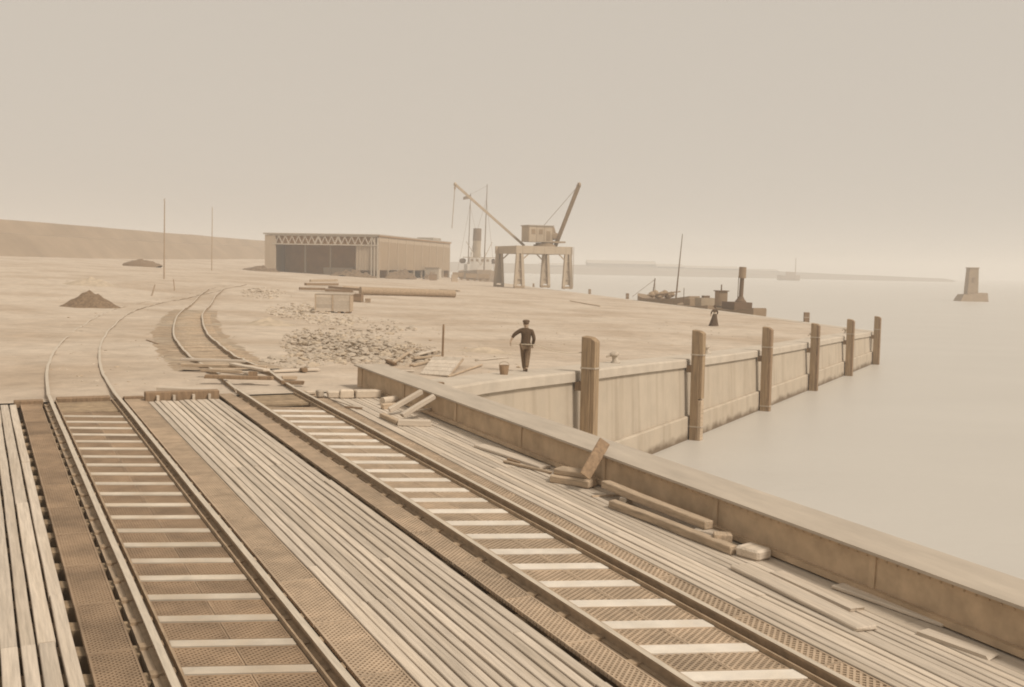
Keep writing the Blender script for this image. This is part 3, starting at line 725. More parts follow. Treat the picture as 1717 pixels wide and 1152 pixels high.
# planks laid across the right-hand track
UPZ = (0, 0, 1)
def gtimber(name, label, cat, p0, p1, w, h, mat='timber', lift=0.0, group=None, **k):
    return timber(name, label, cat, gp(*p0), gp(*p1), w, h, mat, lift=lift, group=group, **k)
GPL = 'planks thrown across the right-hand track'
cross = [((302, 613), (411, 616), .20, .08, 'plank', .16, 'farthest long plank lying across the right track'), ((306, 623), (447, 627), .2, .09, 'timber', .16, 'second farthest long plank across the right track'),
         ((338, 632), (404, 635), .16, .08, 'timber', .16, 'short plank across the left rail of the right track'), ((344, 644), (458, 647), .18, .10, 'timber_dark', .16, 'long dark plank nearest the bridge across the right track'),
         ((389, 626), (447, 638), .22, .07, 'plank', .25, 'plank slanting over the other planks on the right track'), ((457, 626), (534, 623), .2, .07, 'plank', .03, 'pale plank on the sand right of the track crossing'),
         ((473, 638), (497, 638), .2, .10, 'timber', .03, 'short baulk on the sand right of the track'), ((470, 647), (510, 648), .16, .10, 'timber_dark', .05, 'short dark plank on the sand by the right rail'),
         ((505, 625), (514, 625), .25, .12, 'timber_dark', .03, 'small dark block on the pale plank right of the track')]
for p0, p1, w_, h_, m_, lf, l in cross: gtimber('plank', l, 'plank', p0, p1, w_, h_, m_, lift=lf, group=GPL)
gtimber('beam', 'pale squared beam lying on the sand between the tracks at the bridge end', 'beam', (264, 656), (360, 660), .24, .12, 'plank', lift=.0)
bx = MB()
q = gp(424, 645); e = tag(empty('wooden_box', q, .2), 'small open wooden box standing on the planks across the track', 'box')
for c_, s_ in (((0, -.1, .26), (.24, .03, .2)), ((0, .1, .26), (.24, .03, .2)), ((-.105, 0, .26), (.03, .17, .2)), ((.105, 0, .26), (.03, .17, .2)), ((0, 0, .17), (.18, .17, .02))): MB().box(c_, s_).build('side_board', M['timber_dark'], e)
gtimber('stick', 'dark stick lying on the sand between the two tracks', 'stick', (246, 571), (266, 578), .07, .05, 'timber_dark', lift=-.01)
gtimber('beam', 'dark timber lying on the quay just beyond the girder', 'beam', (696, 650), (744, 651), .16, .12, 'timber_dark', lift=.05)
gtimber('pole', 'thin pole lying far out on the quay, right of the crane', 'pole', (956, 505), (1006, 514), .12, .10, 'timber', lift=0)
# scrap of planks on the edge of the rubble
scrap_ = [((660, 615), (694, 592), .10, .07, 'timber', .12, 'stick slanting up steeply over the scrap at the edge of the rubble'),
          ((690, 616), (720, 609), .16, .08, 'timber', .02, 'short brown plank at the near foot of the scrap pile'),
          ((692, 608), (735, 604), .18, .08, 'timber', .12, 'long plank on top of the scrap pile, pointing at the stake'),
          ((722, 608), (738, 605), .14, .09, 'timber_dark', .02, 'small dark plank end nearest the upright stake'),
          ((648, 608), (662, 614), .14, .10, 'timber_dark', .03, 'short dark plank at the left end of the scrap pile'),
          ((680, 588), (704, 590), .14, .07, 'timber', .05, 'short plank behind the scrap pile, away from the girder'),
          ((661, 624), (692, 624), .12, .05, 'plank', .02, 'thin pale plank on the sand between scrap pile and girder'),
          ((700, 600), (733, 592), .22, .06, 'plank', .10, 'pale wide plank tilted at the back of the scrap pile')]
for p0, p1, w_, h_, m_, lf, l in scrap_: gtimber('plank', l, 'plank', p0, p1, w_, h_, m_, lift=lf, group='broken planks by the rubble')
# leaning panel with its prop, stake, bucket
q = [gp(704, 628), gp(752, 633), gp(776, 614), gp(726, 610)]
e = tag(empty('plank_raft', q[0]), 'flat panel of boards lying tilted on the sand by the stake', 'panel')
zoff = [.03, .06, .32, .26]
qq = [Vector((p.x, p.y, p.z + z)) - q[0] for p, z in zip(q, zoff)]
for i in range(5):
    f0, f1 = i / 5 + .006, (i + 1) / 5 - .006
    A, B, C_, D_ = qq[0].lerp(qq[3], f0), qq[1].lerp(qq[2], f0), qq[1].lerp(qq[2], f1), qq[0].lerp(qq[3], f1); d = Vector((0, 0, -.04))
    MB().add([A, B, C_, D_, A + d, B + d, C_ + d, D_ + d], [(0, 1, 2, 3), (7, 6, 5, 4), (0, 4, 5, 1), (1, 5, 6, 2), (2, 6, 7, 3), (3, 7, 4, 0)]).build('board', M['plank'], e)
MB().bar(qq[1] + Vector((0, 0, -.06)), qq[2] + Vector((0, 0, -.08)), .06).build('batten', M['timber'], e)
gtimber('pole', 'thin pole running from the board panel toward the bucket', 'pole', (752, 634), (808, 614), .07, .06, 'timber', lift=.02)
gtimber('pole', 'pale plank lying on the sand left of the standing man', 'plank', (800, 605), (850, 600), .2, .05, 'plank', lift=0)
q = gp(742, 598); e = MB().lathe((0, 0, 0), [(.045, -.2), (.04, 1.1), (.032, 1.24)], 8).build('stake', M['timber_dark'], None); e.location = q; e.rotation_euler = (0, .02, 0)
tag(e, 'thin dark upright stake beyond the rubble', 'stake')
q = gp(845, 630); e = tag(empty('bucket', q), 'dark bucket standing on the sand beside the man', 'bucket')
MB().add([], []).lathe((0, 0, 0), [(.12, 0), (.165, .34), (.15, .34), (.11, .02)], 16).build('pail', M['timber_dark'], e)
hb = MB()
for i in range(10):
    a0, a1 = math.pi * i / 10, math.pi * (i + 1) / 10
    hb.tube((.16 * math.cos(a0), .03, .33 + .12 * math.sin(a0)), (.16 * math.cos(a1), .03, .33 + .12 * math.sin(a1)), .008, n=5)
hb.build('handle', M['rail_rust'], e)
# rubble: nobody could count it
def rubble(name, polys, n, smin, smax, mats, hfun=None):
    mb = MB(); t = (1 + 5 ** .5) / 2
    ico = [Vector(v).normalized() for v in [(-1, t, 0), (1, t, 0), (-1, -t, 0), (1, -t, 0), (0, -1, t), (0, 1, t), (0, -1, -t), (0, 1, -t), (t, 0, -1), (t, 0, 1), (-t, 0, -1), (-t, 0, 1)]]
    fc = [(0, 11, 5), (0, 5, 1), (0, 1, 7), (0, 7, 10), (0, 10, 11), (1, 5, 9), (5, 11, 4), (11, 10, 2), (10, 7, 6), (7, 1, 8), (3, 9, 4), (3, 4, 2), (3, 2, 6), (3, 6, 8), (3, 8, 9), (4, 9, 5), (2, 4, 11), (6, 2, 10), (8, 6, 7), (9, 8, 1)]
    for (x0, y0, x1, y1, den, lift) in polys:
        for _ in range(int(n * den)):
            a = random.random() * 6.28; r = random.random() ** .6
            x, y = (x0 + x1) / 2 + math.cos(a) * r * (x1 - x0) / 2, (y0 + y1) / 2 + math.sin(a) * r * (y1 - y0) / 2
            p = gp(x, y); s = random.uniform(smin, smax) * random.choice([.45, .6, .6, .8, 1, 1.2, 1.8])
            sx, sy, sz = s * random.uniform(.7, 1.3), s * random.uniform(.7, 1.2), s * random.uniform(.35, .6)
            rz = Matrix.Rotation(random.random() * 6.28, 3, 'Z') @ Matrix.Rotation(random.uniform(-.4, .4), 3, 'X')
            zz = p.z + sz * random.uniform(-.25, .15) + lift * max(0, 1 - r) * random.random()
            mb.add([Vector((p.x, p.y, zz)) + rz @ Vector((v.x * sx * random.uniform(.8, 1.15), v.y * sy * random.uniform(.8, 1.15), v.z * sz * random.uniform(.8, 1.1))) for v in ico], fc, random.choice([0, 0, 0, 1]))
    return mb.build(name, mats)
o = rubble('rubble', [(468, 548, 600, 602, 1.4, .25), (520, 560, 680, 612, 1.6, .3), (600, 575, 745, 614, .8, .25), (560, 535, 700, 575, .35, .1), (440, 595, 560, 618, .35, .05)], 430, .06, .15, [M['stone'], M['paleearth']])
tag(o, 'pale rubble and broken brick strewn over the sand', 'rubble', kind='stuff')
o = rubble('rubble', [(400, 482, 480, 502, 1, .2), (445, 508, 560, 535, 1.4, .25), (510, 528, 620, 548, 1, .15)], 220, .08, .18, [M['stone'], M['paleearth']])
tag(o, 'thin scatter of stones behind the main rubble, left of the crate', 'rubble', kind='stuff')
o = rubble('litter', [(60, 540, 460, 660, .5, 0), (540, 520, 980, 640, .9, 0), (900, 500, 1300, 580, .7, 0), (300, 470, 900, 520, .7, 0), (30, 450, 330, 560, .6, 0)], 420, .02, .06, [M['stone'], M['timber']])
tag(o, 'small stones and clods littered thinly over the whole quay', 'litter', kind='stuff')
# heaps
def heap(name, label, c, rx, ry, h, mat, rz=0, seed=0, peak=1.3, lumps=.25):
    mb = MB(); n, m = 40, 14; vs = []
    for j in range(m + 1):
        r = j / m
        for i in range(n):
            a = 2 * math.pi * i / n; x, y = r * math.cos(a) * rx, r * math.sin(a) * ry
            rr = r * (1 + .18 * noise.noise((math.cos(a) * 1.5 + seed, math.sin(a) * 1.5, seed)))
            z = h * max(0, 1 - rr) ** peak * (1 + lumps * noise.noise((x * 1.6 / rx * 3, y * 3 / ry, seed + 3))) - .06 * r
            z += .05 * h * noise.noise((x * 3, y * 3, seed)) * (1 - r)
            q = Vector((x, y, 0)); q.rotate(Matrix.Rotation(rz, 3, 'Z')); g = gz(c[0] + q.x, c[1] + q.y) - c[2]
            vs.append((q.x, q.y, z + g - (.12 if j == m else 0)))
    mb.add(vs, [(j * n + i, j * n + (i + 1) % n, (j + 1) * n + (i + 1) % n, (j + 1) * n + i) for j in range(m) for i in range(n)])
    o = mb.build(name, M[mat], None, smooth=True); o.location = c; tag(o, label, 'heap'); return o
heap('spoil_heap', 'dark pointed heap of earth at the far left beside the curving track', gp(150, 515), 2.3, 1.8, 1.25, 'earth', seed=1, peak=1.15)
heap('spoil_heap', 'long low dark heap in front of the embankment', aty(239, 446, 215), 4.0, 2.2, 1.5, 'earth', seed=4, peak=.5)
heap('sand_heap', 'faint pale sand heap beyond the pointed dark heap', gp(153, 478), 3.2, 2.5, .9, 'paleearth', seed=8)
heap('sand_heap', 'low pale mound on the sand left of the rubble', gp(452, 545), 2.1, 1.6, .45, 'paleearth', seed=9)
heap('sand_heap', 'low pale mound in the foreground of the man and the bucket', gp(815, 590), 1.8, 1.0, .22, 'paleearth', seed=12)

# ------------------------------------------------------------------ crates, pipe, timber stacks on the quay
q = gp(561, 524); e = tag(empty('crate', q, -.02), 'large pale wooden crate with a divided front beyond the rubble', 'crate')
W_, H_, D__ = 2.85, 1.38, 1.5
for s in (-1, 1):
    for r in range(5): MB().box((s * W_ / 4, -D__ / 2, .12 + (r + .5) * H_ / 5), (W_ / 2 - .07, .04, H_ / 5 - .012)).build('board', M['plank'], e)
for x in (-W_ / 2, -.02, W_ / 2): MB().box((x, -D__ / 2 - .035, .12 + H_ / 2), (.10, .05, H_)).build('post', M['timber'], e)
MB().box((0, .03, .12 + H_ / 2), (W_ - .04, D__ - .08, H_ - .02)).build('body', M['timber'], e)
MB().box((0, 0, .12 + H_ + .025), (W_ + .1, D__ + .1, .05)).build('lid', M['plank'], e)
for x in (-1.15, -.3, .5, 1.15): MB().box((x, 0, .055), (.25, D__, .12)).build('foot', M['timber_dark'], e)
def small_crate(px, py, w, h, mat, label, Yd=None):
    q = gp(px, py) if Yd is None else aty(px, py, Yd); e = tag(empty('crate', q, random.uniform(-.2, .2)), label, 'crate')
    MB().box((0, 0, h / 2), (w, w * .8, h)).build('body', M[mat], e)
    for z in (h * .12, h * .88): MB().box((0, -w * .4 - .02, z), (w + .02, .04, h * .14)).build('batten', M[mat], e)
    MB().box((0, 0, h + .02), (w + .06, w * .86, .04)).build('lid', M[mat], e)
small_crate(600, 506, .95, .78, 'timber_dark', 'small dark crate behind the right end of the large crate')
small_crate(617, 507, .5, .36, 'timber', 'low small box right of the small dark crate')
a, b_ = gp(604, 494), gp(762, 499)
d = (b_ - a).normalized(); o = MB().tube(a + Vector((0, 0, .45)), b_ + Vector((0, 0, .45)), .48, .46, 22).build('pipe', M['rail_rust'], None, smooth=False); rebase(o)
tag(o, 'long thick iron pipe lying on the quay in front of the shed', 'pipe')
for i, (x0, y0, x1, y1, w_, h_, m_) in enumerate([(502, 488, 545, 489, .5, .45, 'timber_dark'), (512, 484, 566, 484, .35, .7, 'timber_dark'), (545, 490, 592, 492, .5, .4, 'timber_dark'), (520, 481, 565, 480, .3, .95, 'timber'), (552, 487, 612, 492, .4, .55, 'timber_dark'), (575, 486, 640, 489, .4, .5, 'timber')]):
    gtimber('beam', ['dark beam at the left end of the timber pile behind the crate', 'dark beam in the middle of the timber pile behind the crate', 'dark beam at the right end of the timber pile behind the crate', 'paler beam on top of the timber pile behind the crate',
                     'dark beam joining the timber pile and the iron pipe', 'pale beam lying along the left end of the iron pipe'][i], 'beam', (x0, y0), (x1, y1), w_, .3, m_, lift=h_ - .3, group='timber pile behind the large crate')
gtimber('plank', 'thin plank lying on the quay between the pipe and the shed corner', 'plank', (738, 487), (770, 489), .4, .2, 'timber', lift=.0)

# ------------------------------------------------------------------ poles and stakes at the left
def tele(px, ybase, ytop, Yd, label):
    b0 = aty(px - 1, ybase, Yd); t0 = aty(px, ytop, Yd); g = gz(b0.x, b0.y); h = t0.z - g
    e = tag(empty('telegraph_pole', (b0.x, b0.y, g)), label, 'pole', 'telegraph poles at the left')
    MB().tube((0, 0, -.5), ((t0.x - b0.x), 0, h), .10, .06, 8).build('pole', M['pole'], e)
    MB().tube((0, 0, h + .02), (0.2, 0, h + .25), .05, .03, 6).build('insulator', M['pole'], e)
tele(276, 468, 336, 137, 'taller thin telegraph pole at the left, nearer the tracks')
tele(356, 446, 349, 205, 'shorter thin telegraph pole between the first pole and the shed')
for (x0, y0, x1, y1, l) in [(254, 496, 260, 477, 'short leaning stake left of the telegraph pole foot'), (293, 487, 291, 468, 'short upright stake right of the telegraph pole foot')]:
    p0 = gp(x0, y0); p1 = aty(x1, y1, p0.y); o = MB().tube(p0 - Vector((0, 0, .1)), p1, .07, .05, 7).build('stake', M['pole'], None); rebase(o); tag(o, l, 'stake')

# ------------------------------------------------------------------ the shed
SR = Vector((-34.2, 272, 0)); ex = Vector((-.98, .197, 0)).normalized(); ey = Vector((.197, .98, 0)).normalized()
sh = empty('shed', mat=Matrix(((ex.x, ey.x, 0, SR.x), (ex.y, ey.y, 0, SR.y), (0, 0, 1, .75), (0, 0, 0, 1))))
tag(sh, 'big flat-roofed harbour shed with wide open front and lattice truss', 'shed')
SW, SD, SH = 30.4, 70.0, 10.4
roof = MB().box((SW / 2, SD / 2, SH + .25), (SW + 1.0, SD + 1.2, .35)).build('roof', M['roof'], sh)
MB().box((SW / 2 + 6, 42, SH + .75), (5, 26, .6)).build('roof_light', M['roof'], roof)
MB().box((3.2, 58, SH + .85), (5, 9, .8)).build('roof_light', M['roof'], roof)
MB().box((SW + .02, SD / 2 + .3, SH / 2 - 1), (.3, SD - .8, SH + 2)).build('wall', M['shed_wall'], sh)
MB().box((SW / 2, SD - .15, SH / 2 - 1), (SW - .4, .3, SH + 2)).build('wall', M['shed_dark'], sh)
MB().box((SW / 2, 11, SH / 2 - 1), (SW - 1.2, .3, SH + 1.6)).build('shade_wall', M['shed_dark'], sh)  # wall added near the front; its brown stands in for interior shade
# right side: bays of corrugated sheet between columns, open at the foot
nb_ = 9
for i in range(nb_):
    y0, y1 = SD * i / nb_ + .3, SD * (i + 1) / nb_ - .3
    MB().box((-.02, (y0 + y1) / 2, (SH - 1.5) / 2 + 1.2), (.22, y1 - y0 + .7, SH - 2.7)).build('wall_panel', M['shed_wall'], sh)
    MB().box((-.04, (y0 + y1) / 2, SH - .75), (.26, y1 - y0 + .7, 1.4)).build('frieze_board', M['shed_pale'], sh)
for i in range(nb_ + 1): MB().box((-.05, max(.25, min(SD - .25, SD * i / nb_)), SH / 2 - 1), (.42, .42, SH + 2 - .02)).build('column', M['shed_pale'], sh)
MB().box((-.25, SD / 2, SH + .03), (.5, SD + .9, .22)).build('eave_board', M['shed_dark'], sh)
# front: left pier, lattice truss, sliding boards at the right, corner posts
MB().box((SW - 1.35, -.15, SH / 2 - 1), (2.9, .5, SH + 2 - .1)).build('pier', M['shed_pale'], sh)
tr = MB().box((SW / 2 - .9, -.3, SH - .12), (SW - 2.2, .3, .26)).build('truss', M['shed_white'], sh)
MB().box((SW / 2 - .9, -.3, SH - 2.35), (SW - 2.2, .34, .3)).build('bottom_chord', M['shed_white'], tr)
nt = 15; x0, x1 = .8, SW - 2.8
for i in range(nt):
    xa, xb = x0 + (x1 - x0) * i / nt, x0 + (x1 - x0) * (i + 1) / nt; xm = (xa + xb) / 2
    wide = .42 if i in (8, 5) else .22
    MB().bar((xa, -.3, SH - 2.2), (xm, -.3, SH - .25), wide, .2, (0, 1, 0)).build('brace', M['shed_white'], tr)
    MB().bar((xm, -.28, SH - .25), (xb, -.28, SH - 2.2), wide, .2, (0, 1, 0)).build('brace', M['shed_white'], tr)
MB().box((SW / 2, 1.0, SH - 1.1), (SW - .8, .2, 2.1)).build('truss_shade_board', M['shed_dark'], sh)  # its brown stands in for the dark behind the truss
for i in range(8):
    MB().box((.55 + i * .72, .05 + .06 * (i % 2), (SH - 2.6) / 2 + .9), (.66, .12, SH - 4.2)).build('door_board', M['shed_pale'], sh)
for x in (.12, .95, 1.75): MB().box((x, -.18, SH / 2 - 1.2), (.34, .34, SH + 1.6)).build('corner_post', M['shed_white'], sh)
# inner columns, half lost in the dark
for yy in (6, 30, 46):
    for xx in (8, 15, 22): MB().box((xx, yy, SH / 2 - 1), (.4, .4, SH + 1.9)).build('column', M['shed_pale'], sh)
MB().box((13, 8, 1.1), (8, 4, 2.2)).build('loading_stage', M['shed_pale'], sh)
# things in front of the shed
def shp(u, v, z=None):
    p = sh.matrix_world @ Vector((u, v, 0)); return Vector((p.x, p.y, gz(p.x, p.y) if z is None else z))
bpy.context.view_layer.update()
heap('timber_heap', 'ragged dark heap under the open side of the shed', shp(-2.2, 13), 2.0, 13, 2.3, 'scrap', rz=math.atan2(ey.y, ey.x) - math.pi / 2, seed=21, peak=.55, lumps=.8)
heap('timber_heap', 'dark heap before the shed boards left of its corner', shp(5.0, -4), 6.0, 1.8, 1.5, 'scrap', rz=.1, seed=23, peak=.6, lumps=.8)
heap('timber_heap', 'low dark heap of scrap at the left foot of the shed', shp(SW - 2, -7), 5.0, 2.2, 1.2, 'scrap', rz=-.1, seed=25, peak=.7, lumps=1.0)
heap('timber_heap', 'small dark scrap heap farther along the side of the shed', shp(-3.5, 36), 1.6, 5, 1.6, 'scrap', seed=27, rz=-.2, peak=.6, lumps=.8)
q = shp(-3.2, 40); e = tag(empty('hut', q, -.2), 'small pale hut against the side wall of the shed', 'hut')
MB().box((0, 0, 1.5), (4.2, 3, 3.4)).build('wall', M['shed_white'], e); MB().box((0, 0, 3.3), (4.6, 3.4, .18)).build('roof', M['shed_pale'], e); MB().box((.6, -1.53, 1.0), (.9, .06, 2.0)).build('door', M['shed_pale'], e)
small_crate(726, 470, 2.1, 1.6, 'timber_dark', 'dark square crate near the far corner of the shed', 290)
small_crate(762, 474, 1.6, 2.1, 'timber', 'tall pale-brown crate right of the shed near the steamer', 290)

# ------------------------------------------------------------------ the portal crane
Z0 = -1.0
FLc = Vector((1.3, 236, 0)); cxv = Vector((.93, .37, 0)).normalized(); cyv = Vector((-.37, .93, 0)).normalized()
cr = empty('portal_crane', mat=Matrix(((cxv.x, cyv.x, 0, FLc.x), (cxv.y, cyv.y, 0, FLc.y), (0, 0, 1, gz(FLc.x, FLc.y)), (0, 0, 0, 1))))
tag(cr, 'tall portal crane with square cab and two slanting jibs on the quay', 'crane')
CW, CD, CHt = 11.6, 12.5, 9.1
for (x, y) in ((0, 0), (CW, 0), (0, CD), (CW, CD)):
    lg = MB()
    s = 1 if x == 0 else -1
    for dx in (-.75, .75): lg.bar((x + dx * 1.25, y, .5), (x + dx * .62, y, CHt - 1.0), .62, .6, (0, 1, 0))
    for zz in (2.2, 4.2, 6.2): lg.bar((x - .9, y, zz), (x + .9, y, zz), .2, .25, (0, 1, 0))
    lo = lg.build('leg', M['crane'], cr)
    MB().box((x, y + .25, 4.6), (1.2, .12, 7.4)).build('leg_plate', M['crane'], lo)
    MB().box((x, y, .32), (2.4, .7, .5)).build('bogie', M['crane_dark'], lo)
    for dx in (-.8, .8): MB().tube((x + dx, y - .2, .28), (x + dx, y + .2, .28), .3, n=12).build('wheel', M['crane_dark'], lo)
for y in (0, CD): MB().box((CW / 2, y, CHt - .55), (CW + 1.9, .7, 1.7)).build('cross_girder', M['crane'], cr)
for x in (0, CW): MB().box((x, CD / 2, CHt - .56), (.7, CD - .72, 1.68)).build('side_girder', M['crane'], cr)
for x, s in ((0, 1), (CW, -1)):
    for y in (0, CD): MB().bar((x + s * .4, y, CHt - 3.0), (x + s * 2.2, y, CHt - 1.4), .22, .3, (0, 1, 0)).build('knee_brace', M['crane'], cr)
MB().box((CW / 2, CD / 2, CHt + .12), (CW - .72, CD - .72, .12)).build('platform', M['crane_dark'], cr)
MB().lathe((7.2, 3.2, CHt + .2), [(2.5, 0), (2.5, .5), (2.0, .55), (2.0, .9)], 24).build('turntable', M['crane_dark'], cr)
cab = MB().box((5.4, 3.2, CHt + 3.0), (5.8, 4.2, 3.5)).build('cab', M['crane'], cr)
MB().box((5.4, 3.2, CHt + 4.85), (6.2, 4.6, .2)).build('cab_roof', M['roof'], cab)
for xx in (3.6, 5.4): MB().box((xx, 1.08, CHt + 3.5), (.9, .08, 1.1)).build('window', M['hull'], cab)
MB().box((7.2, 1.08, CHt + 2.6), (.9, .08, 2.2)).build('door', M['crane_dark'], cab)
for xx in (2.6, 4.4, 6.2, 8.2): MB().box((xx, 1.09, CHt + 3.0), (.10, .06, 3.4)).build('cover_strip', M['crane_dark'], cab)
for dx in (-.22, .22): MB().bar((CW + .95 + dx, -.5, .4), (CW + .95 + dx, -.5, CHt + .3), .07).build('ladder_rail', M['crane_dark'], cr)
for kz in range(20): MB().bar((CW + .73, -.5, .7 + kz * .42), (CW + 1.17, -.5, .7 + kz * .42), .05).build('ladder_rung', M['crane_dark'], cr)
for xx in (.6, 3.2, 5.8, 8.4, 11.0): MB().box((xx, -.37, CHt - .55), (.14, .06, 1.6)).build('web_stiffener', M['crane'], cr)
MB().box((8.5, 2.6, CHt + 3.4), (.5, 2.2, 2.6)).build('winch_frame', M['crane_dark'], cr)
MB().tube((9.6, 2.2, CHt + 2.6), (9.6, 4.2, CHt + 2.6), .8, n=16).build('winch_drum', M['crane_dark'], cr)
MB().box((9.4, 3.2, CHt + 1.35), (4.4, 3.6, .35)).build('slewing_frame', M['crane_dark'], cr)
for x in (8.4, 10.4): MB().bar((x, 3.2, CHt + 1.5), (9.4, 3.2, CHt + 4.6), .25).build('a_frame', M['crane_dark'], cr)
inv = cr.matrix_world.inverted()
def cl(px, py, Y=240): return cr.matrix_world.inverted() @ aty(px, py, Y)
bpy.context.view_layer.update()
jb = MB(); ja, jt = cl(931, 413, 243), cl(971, 310, 232)
jb.bar(ja, jt, .5, .75, (1, 0, 0))
jo = jb.build('jib', M['crane_dark'], cr)
MB().tube(jt + Vector((-.2, 0, 0)), jt + Vector((.2, 0, 0)), .5, n=12).build('sheave', M['crane_dark'], jo)
ka, kt = cl(879, 412, 244), cl(763, 309, 236)
ko = MB().bar(ka, kt, .42, .5, (1, 0, 0)).build('jib', M['crane'], cr)
MB().tube(kt + Vector((-.2, 0, 0)), kt + Vector((.2, 0, 0)), .4, n=12).build('sheave', M['crane'], ko)
MB().tube(cl(905, 386, 243), jt, .05, n=5).build('topping_rope', M['crane_dark'], cr)
MB().tube(kt, kt + Vector((-.55, 0, -9.6)), .07, .07, 6).build('hoist_rope', M['crane_dark'], cr)
MB().box(kt + Vector((-.02, 0, -.8)), (.3, .3, .6)).build('hook_block', M['crane_dark'], cr)

# ------------------------------------------------------------------ vessels
def hull_mesh(Lh, Bm, zd, zw, sheer=.6, n=16, name='hull', stern=.4, bulw=0.0):
    mb = MB(); vs = []; k = 5
    for i in range(n + 1):
        s = i / n; f = math.sin(math.pi * min(1, max(0, (1 - s)) ** .55 * .5 + 0)) if s > .6 else 1
        bow = max(0.02, 1 - max(0, (s - .62) / .38) ** 2.1); st = stern + (1 - stern) * min(1, s / .2)
        hb = Bm / 2 * bow * st; y = Lh * (s - .5); zt = zd + sheer * (2 * s - 1) ** 2
        for a, z in ((-1, zt), (-.96, (zt + zw) / 2), (-.6 * bow, zw - .6), (.6 * bow, zw - .6), (.96, (zt + zw) / 2), (1, zt)): vs.append((a * hb, y, z))
    k = 6
    fs = [(i * k + j, i * k + (j + 1) % k, (i + 1) * k + (j + 1) % k, (i + 1) * k + j) for i in range(n) for j in range(k)] + [tuple(range(k)), tuple(n * k + j for j in range(k))]
    return mb.add(vs, fs)
# the steamer, moored end-on beyond the shed
st = tag(empty('steamship', (-15.0, 428, WATER_Z), .13), 'steamship with tall funnel, two masts and white bridge behind the shed', 'ship')
hull_mesh(62, 12.5, 5.4, 0, .9).build('hull', M['hull'], st)
MB().box((0, -8, 6.9), (9.5, 16, 3.0)).build('deckhouse', M['white'], st)
bh = MB().box((.3, -13, 9.6), (8.4, 6, 2.4)).build('bridge_house', M['white'], st)
for x in (-3, -1, 1, 3): MB().box((x, -16.05, 9.9), (1.0, .1, .9)).build('window', M['hull'], bh)
MB().box((0, -13, 10.95), (12.5, 2.4, .25)).build('bridge_wing', M['funnel_light'], st)
fn = MB().tube((-.4, -4, 8), (-.1, -4, 17.6), 1.75, 1.6, 18).build('funnel', M['funnel_light'], st, smooth=False)
MB().tube((-.1, -4, 17.6), (0, -4, 22.4), 1.66, 1.6, 18).build('funnel_top', M['funnel'], fn)
def mast(e, x, y, z0, z1, r, name='mast'): return MB().tube((x, y, z0), (x + (z1 - z0) * .02, y, z1), r, r * .55, 8).build(name, M['funnel'], e)
m1 = mast(st, 1.2, -20, 5, 38.5, .24); m2 = mast(st, -1.6, 18, 5, 37.5, .24)
fl = MB(); vs = []
for i in range(9):
    f = i / 8; vs += [(-1.0 - f * 3.0, 18 + .25 * math.sin(f * 7), 36.9 - f * .9 + .1 * math.sin(f * 5)), (-1.0 - f * 3.0, 18 + .25 * math.sin(f * 7), 35.3 - f * .5)]
fl.add(vs, [(2 * i, 2 * i + 1, 2 * i + 3, 2 * i + 2) for i in range(8)]).build('flag', M['funnel'], st)
for s in (-1, 1):
    for yy in (-11, -4):
        bo = MB().lathe((0, 0, 0), [(.1, -2.6), (.8, -1.6), (1.0, 0), (.8, 1.6), (.1, 2.6)], 12).build('lifeboat', M['funnel'], st, smooth=True)
        bo.rotation_euler = (math.pi / 2, 0, 0); bo.location = (s * 5.9, yy, 9.6)
    MB().bar((0, -20, 8), (s * 5, -12, 17), .16).build('derrick', M['funnel_light'], st)
    MB().tube((s * 2.6, -10, 10.5), (s * 2.6, -10, 13), .35, .5, 10).build('ventilator', M['white'], st)
    for yy in (-20, 18):
        x = 1.2 if yy < 0 else -1.6
        MB().tube((s * 5.5, yy + 3, 6), (x + .5, yy, 33), .05, .05, 4).build('shroud', M['hull'], st)
MB().tube((1.9, -20, 38), (-1.0, 18, 37), .04, n=4).build('stay', M['hull'], st)
# wagons before the steamer
for i, (px, l) in enumerate([(768, 'small dark goods wagon nearest the shed corner, before the steamer'), (790, 'middle small dark goods wagon before the steamer'), (811, 'small dark goods wagon nearest the crane, before the steamer')]):
    p = aty(px, 468, 318); g = gz(p.x, p.y); e = tag(empty('goods_wagon', (p.x, p.y, g), .05), l, 'wagon', 'goods wagons before the steamer')
    MB().box((0, 0, 1.55), (3.3, 2.2, 1.3)).build('body', M['crane_dark'], e); MB().box((0, 0, .78), (3.5, 2.0, .18)).build('frame', M['hull'], e)
    for x in (-1, 1):
        for y in (-.8, .8): MB().tube((x, y - .06, .42), (x, y + .06, .42), .42, n=12).build('wheel', M['hull'], e)
# the tug alongside the far quay
def quayside(Yd, out): 
    p = FE0 + FD * ((Yd - FE0[1]) / FD[1]) + FNo * out; return p
p = quayside(134, 3.2); tg = tag(empty('tugboat', (p[0], p[1], WATER_Z), math.atan2(FD[1], FD[0]) - math.pi / 2 + .12), 'small dark steam tug with tall thin funnel at the far quay', 'tugboat')
hull_mesh(11, 4.2, 2.75, 0, .45).build('hull', M['hull'], tg)
MB().box((0, .6, 3.1), (2.4, 3.6, 1.2)).build('deckhouse', M['funnel'], tg)
wx = -1.1
wh = MB().box((-.6, 3.9, 4.0), (1.2, 1.2, 1.9)).build('wheelhouse', M['hull'], tg)
MB().box((-.6, 3.9, 5.0), (1.5, 1.5, .12)).build('wheelhouse_roof', M['funnel'], wh)
MB().tube((-.6, 3.9, 5.05), (-.6, 3.9, 5.8), .08, n=6).build('light_staff', M['funnel'], wh)
fx = (.45, .5)
fu = MB().tube((fx[0], fx[1], 3.6), (fx[0] + .1, fx[1], 6.7), .28, .27, 14).build('funnel', M['funnel'], tg)
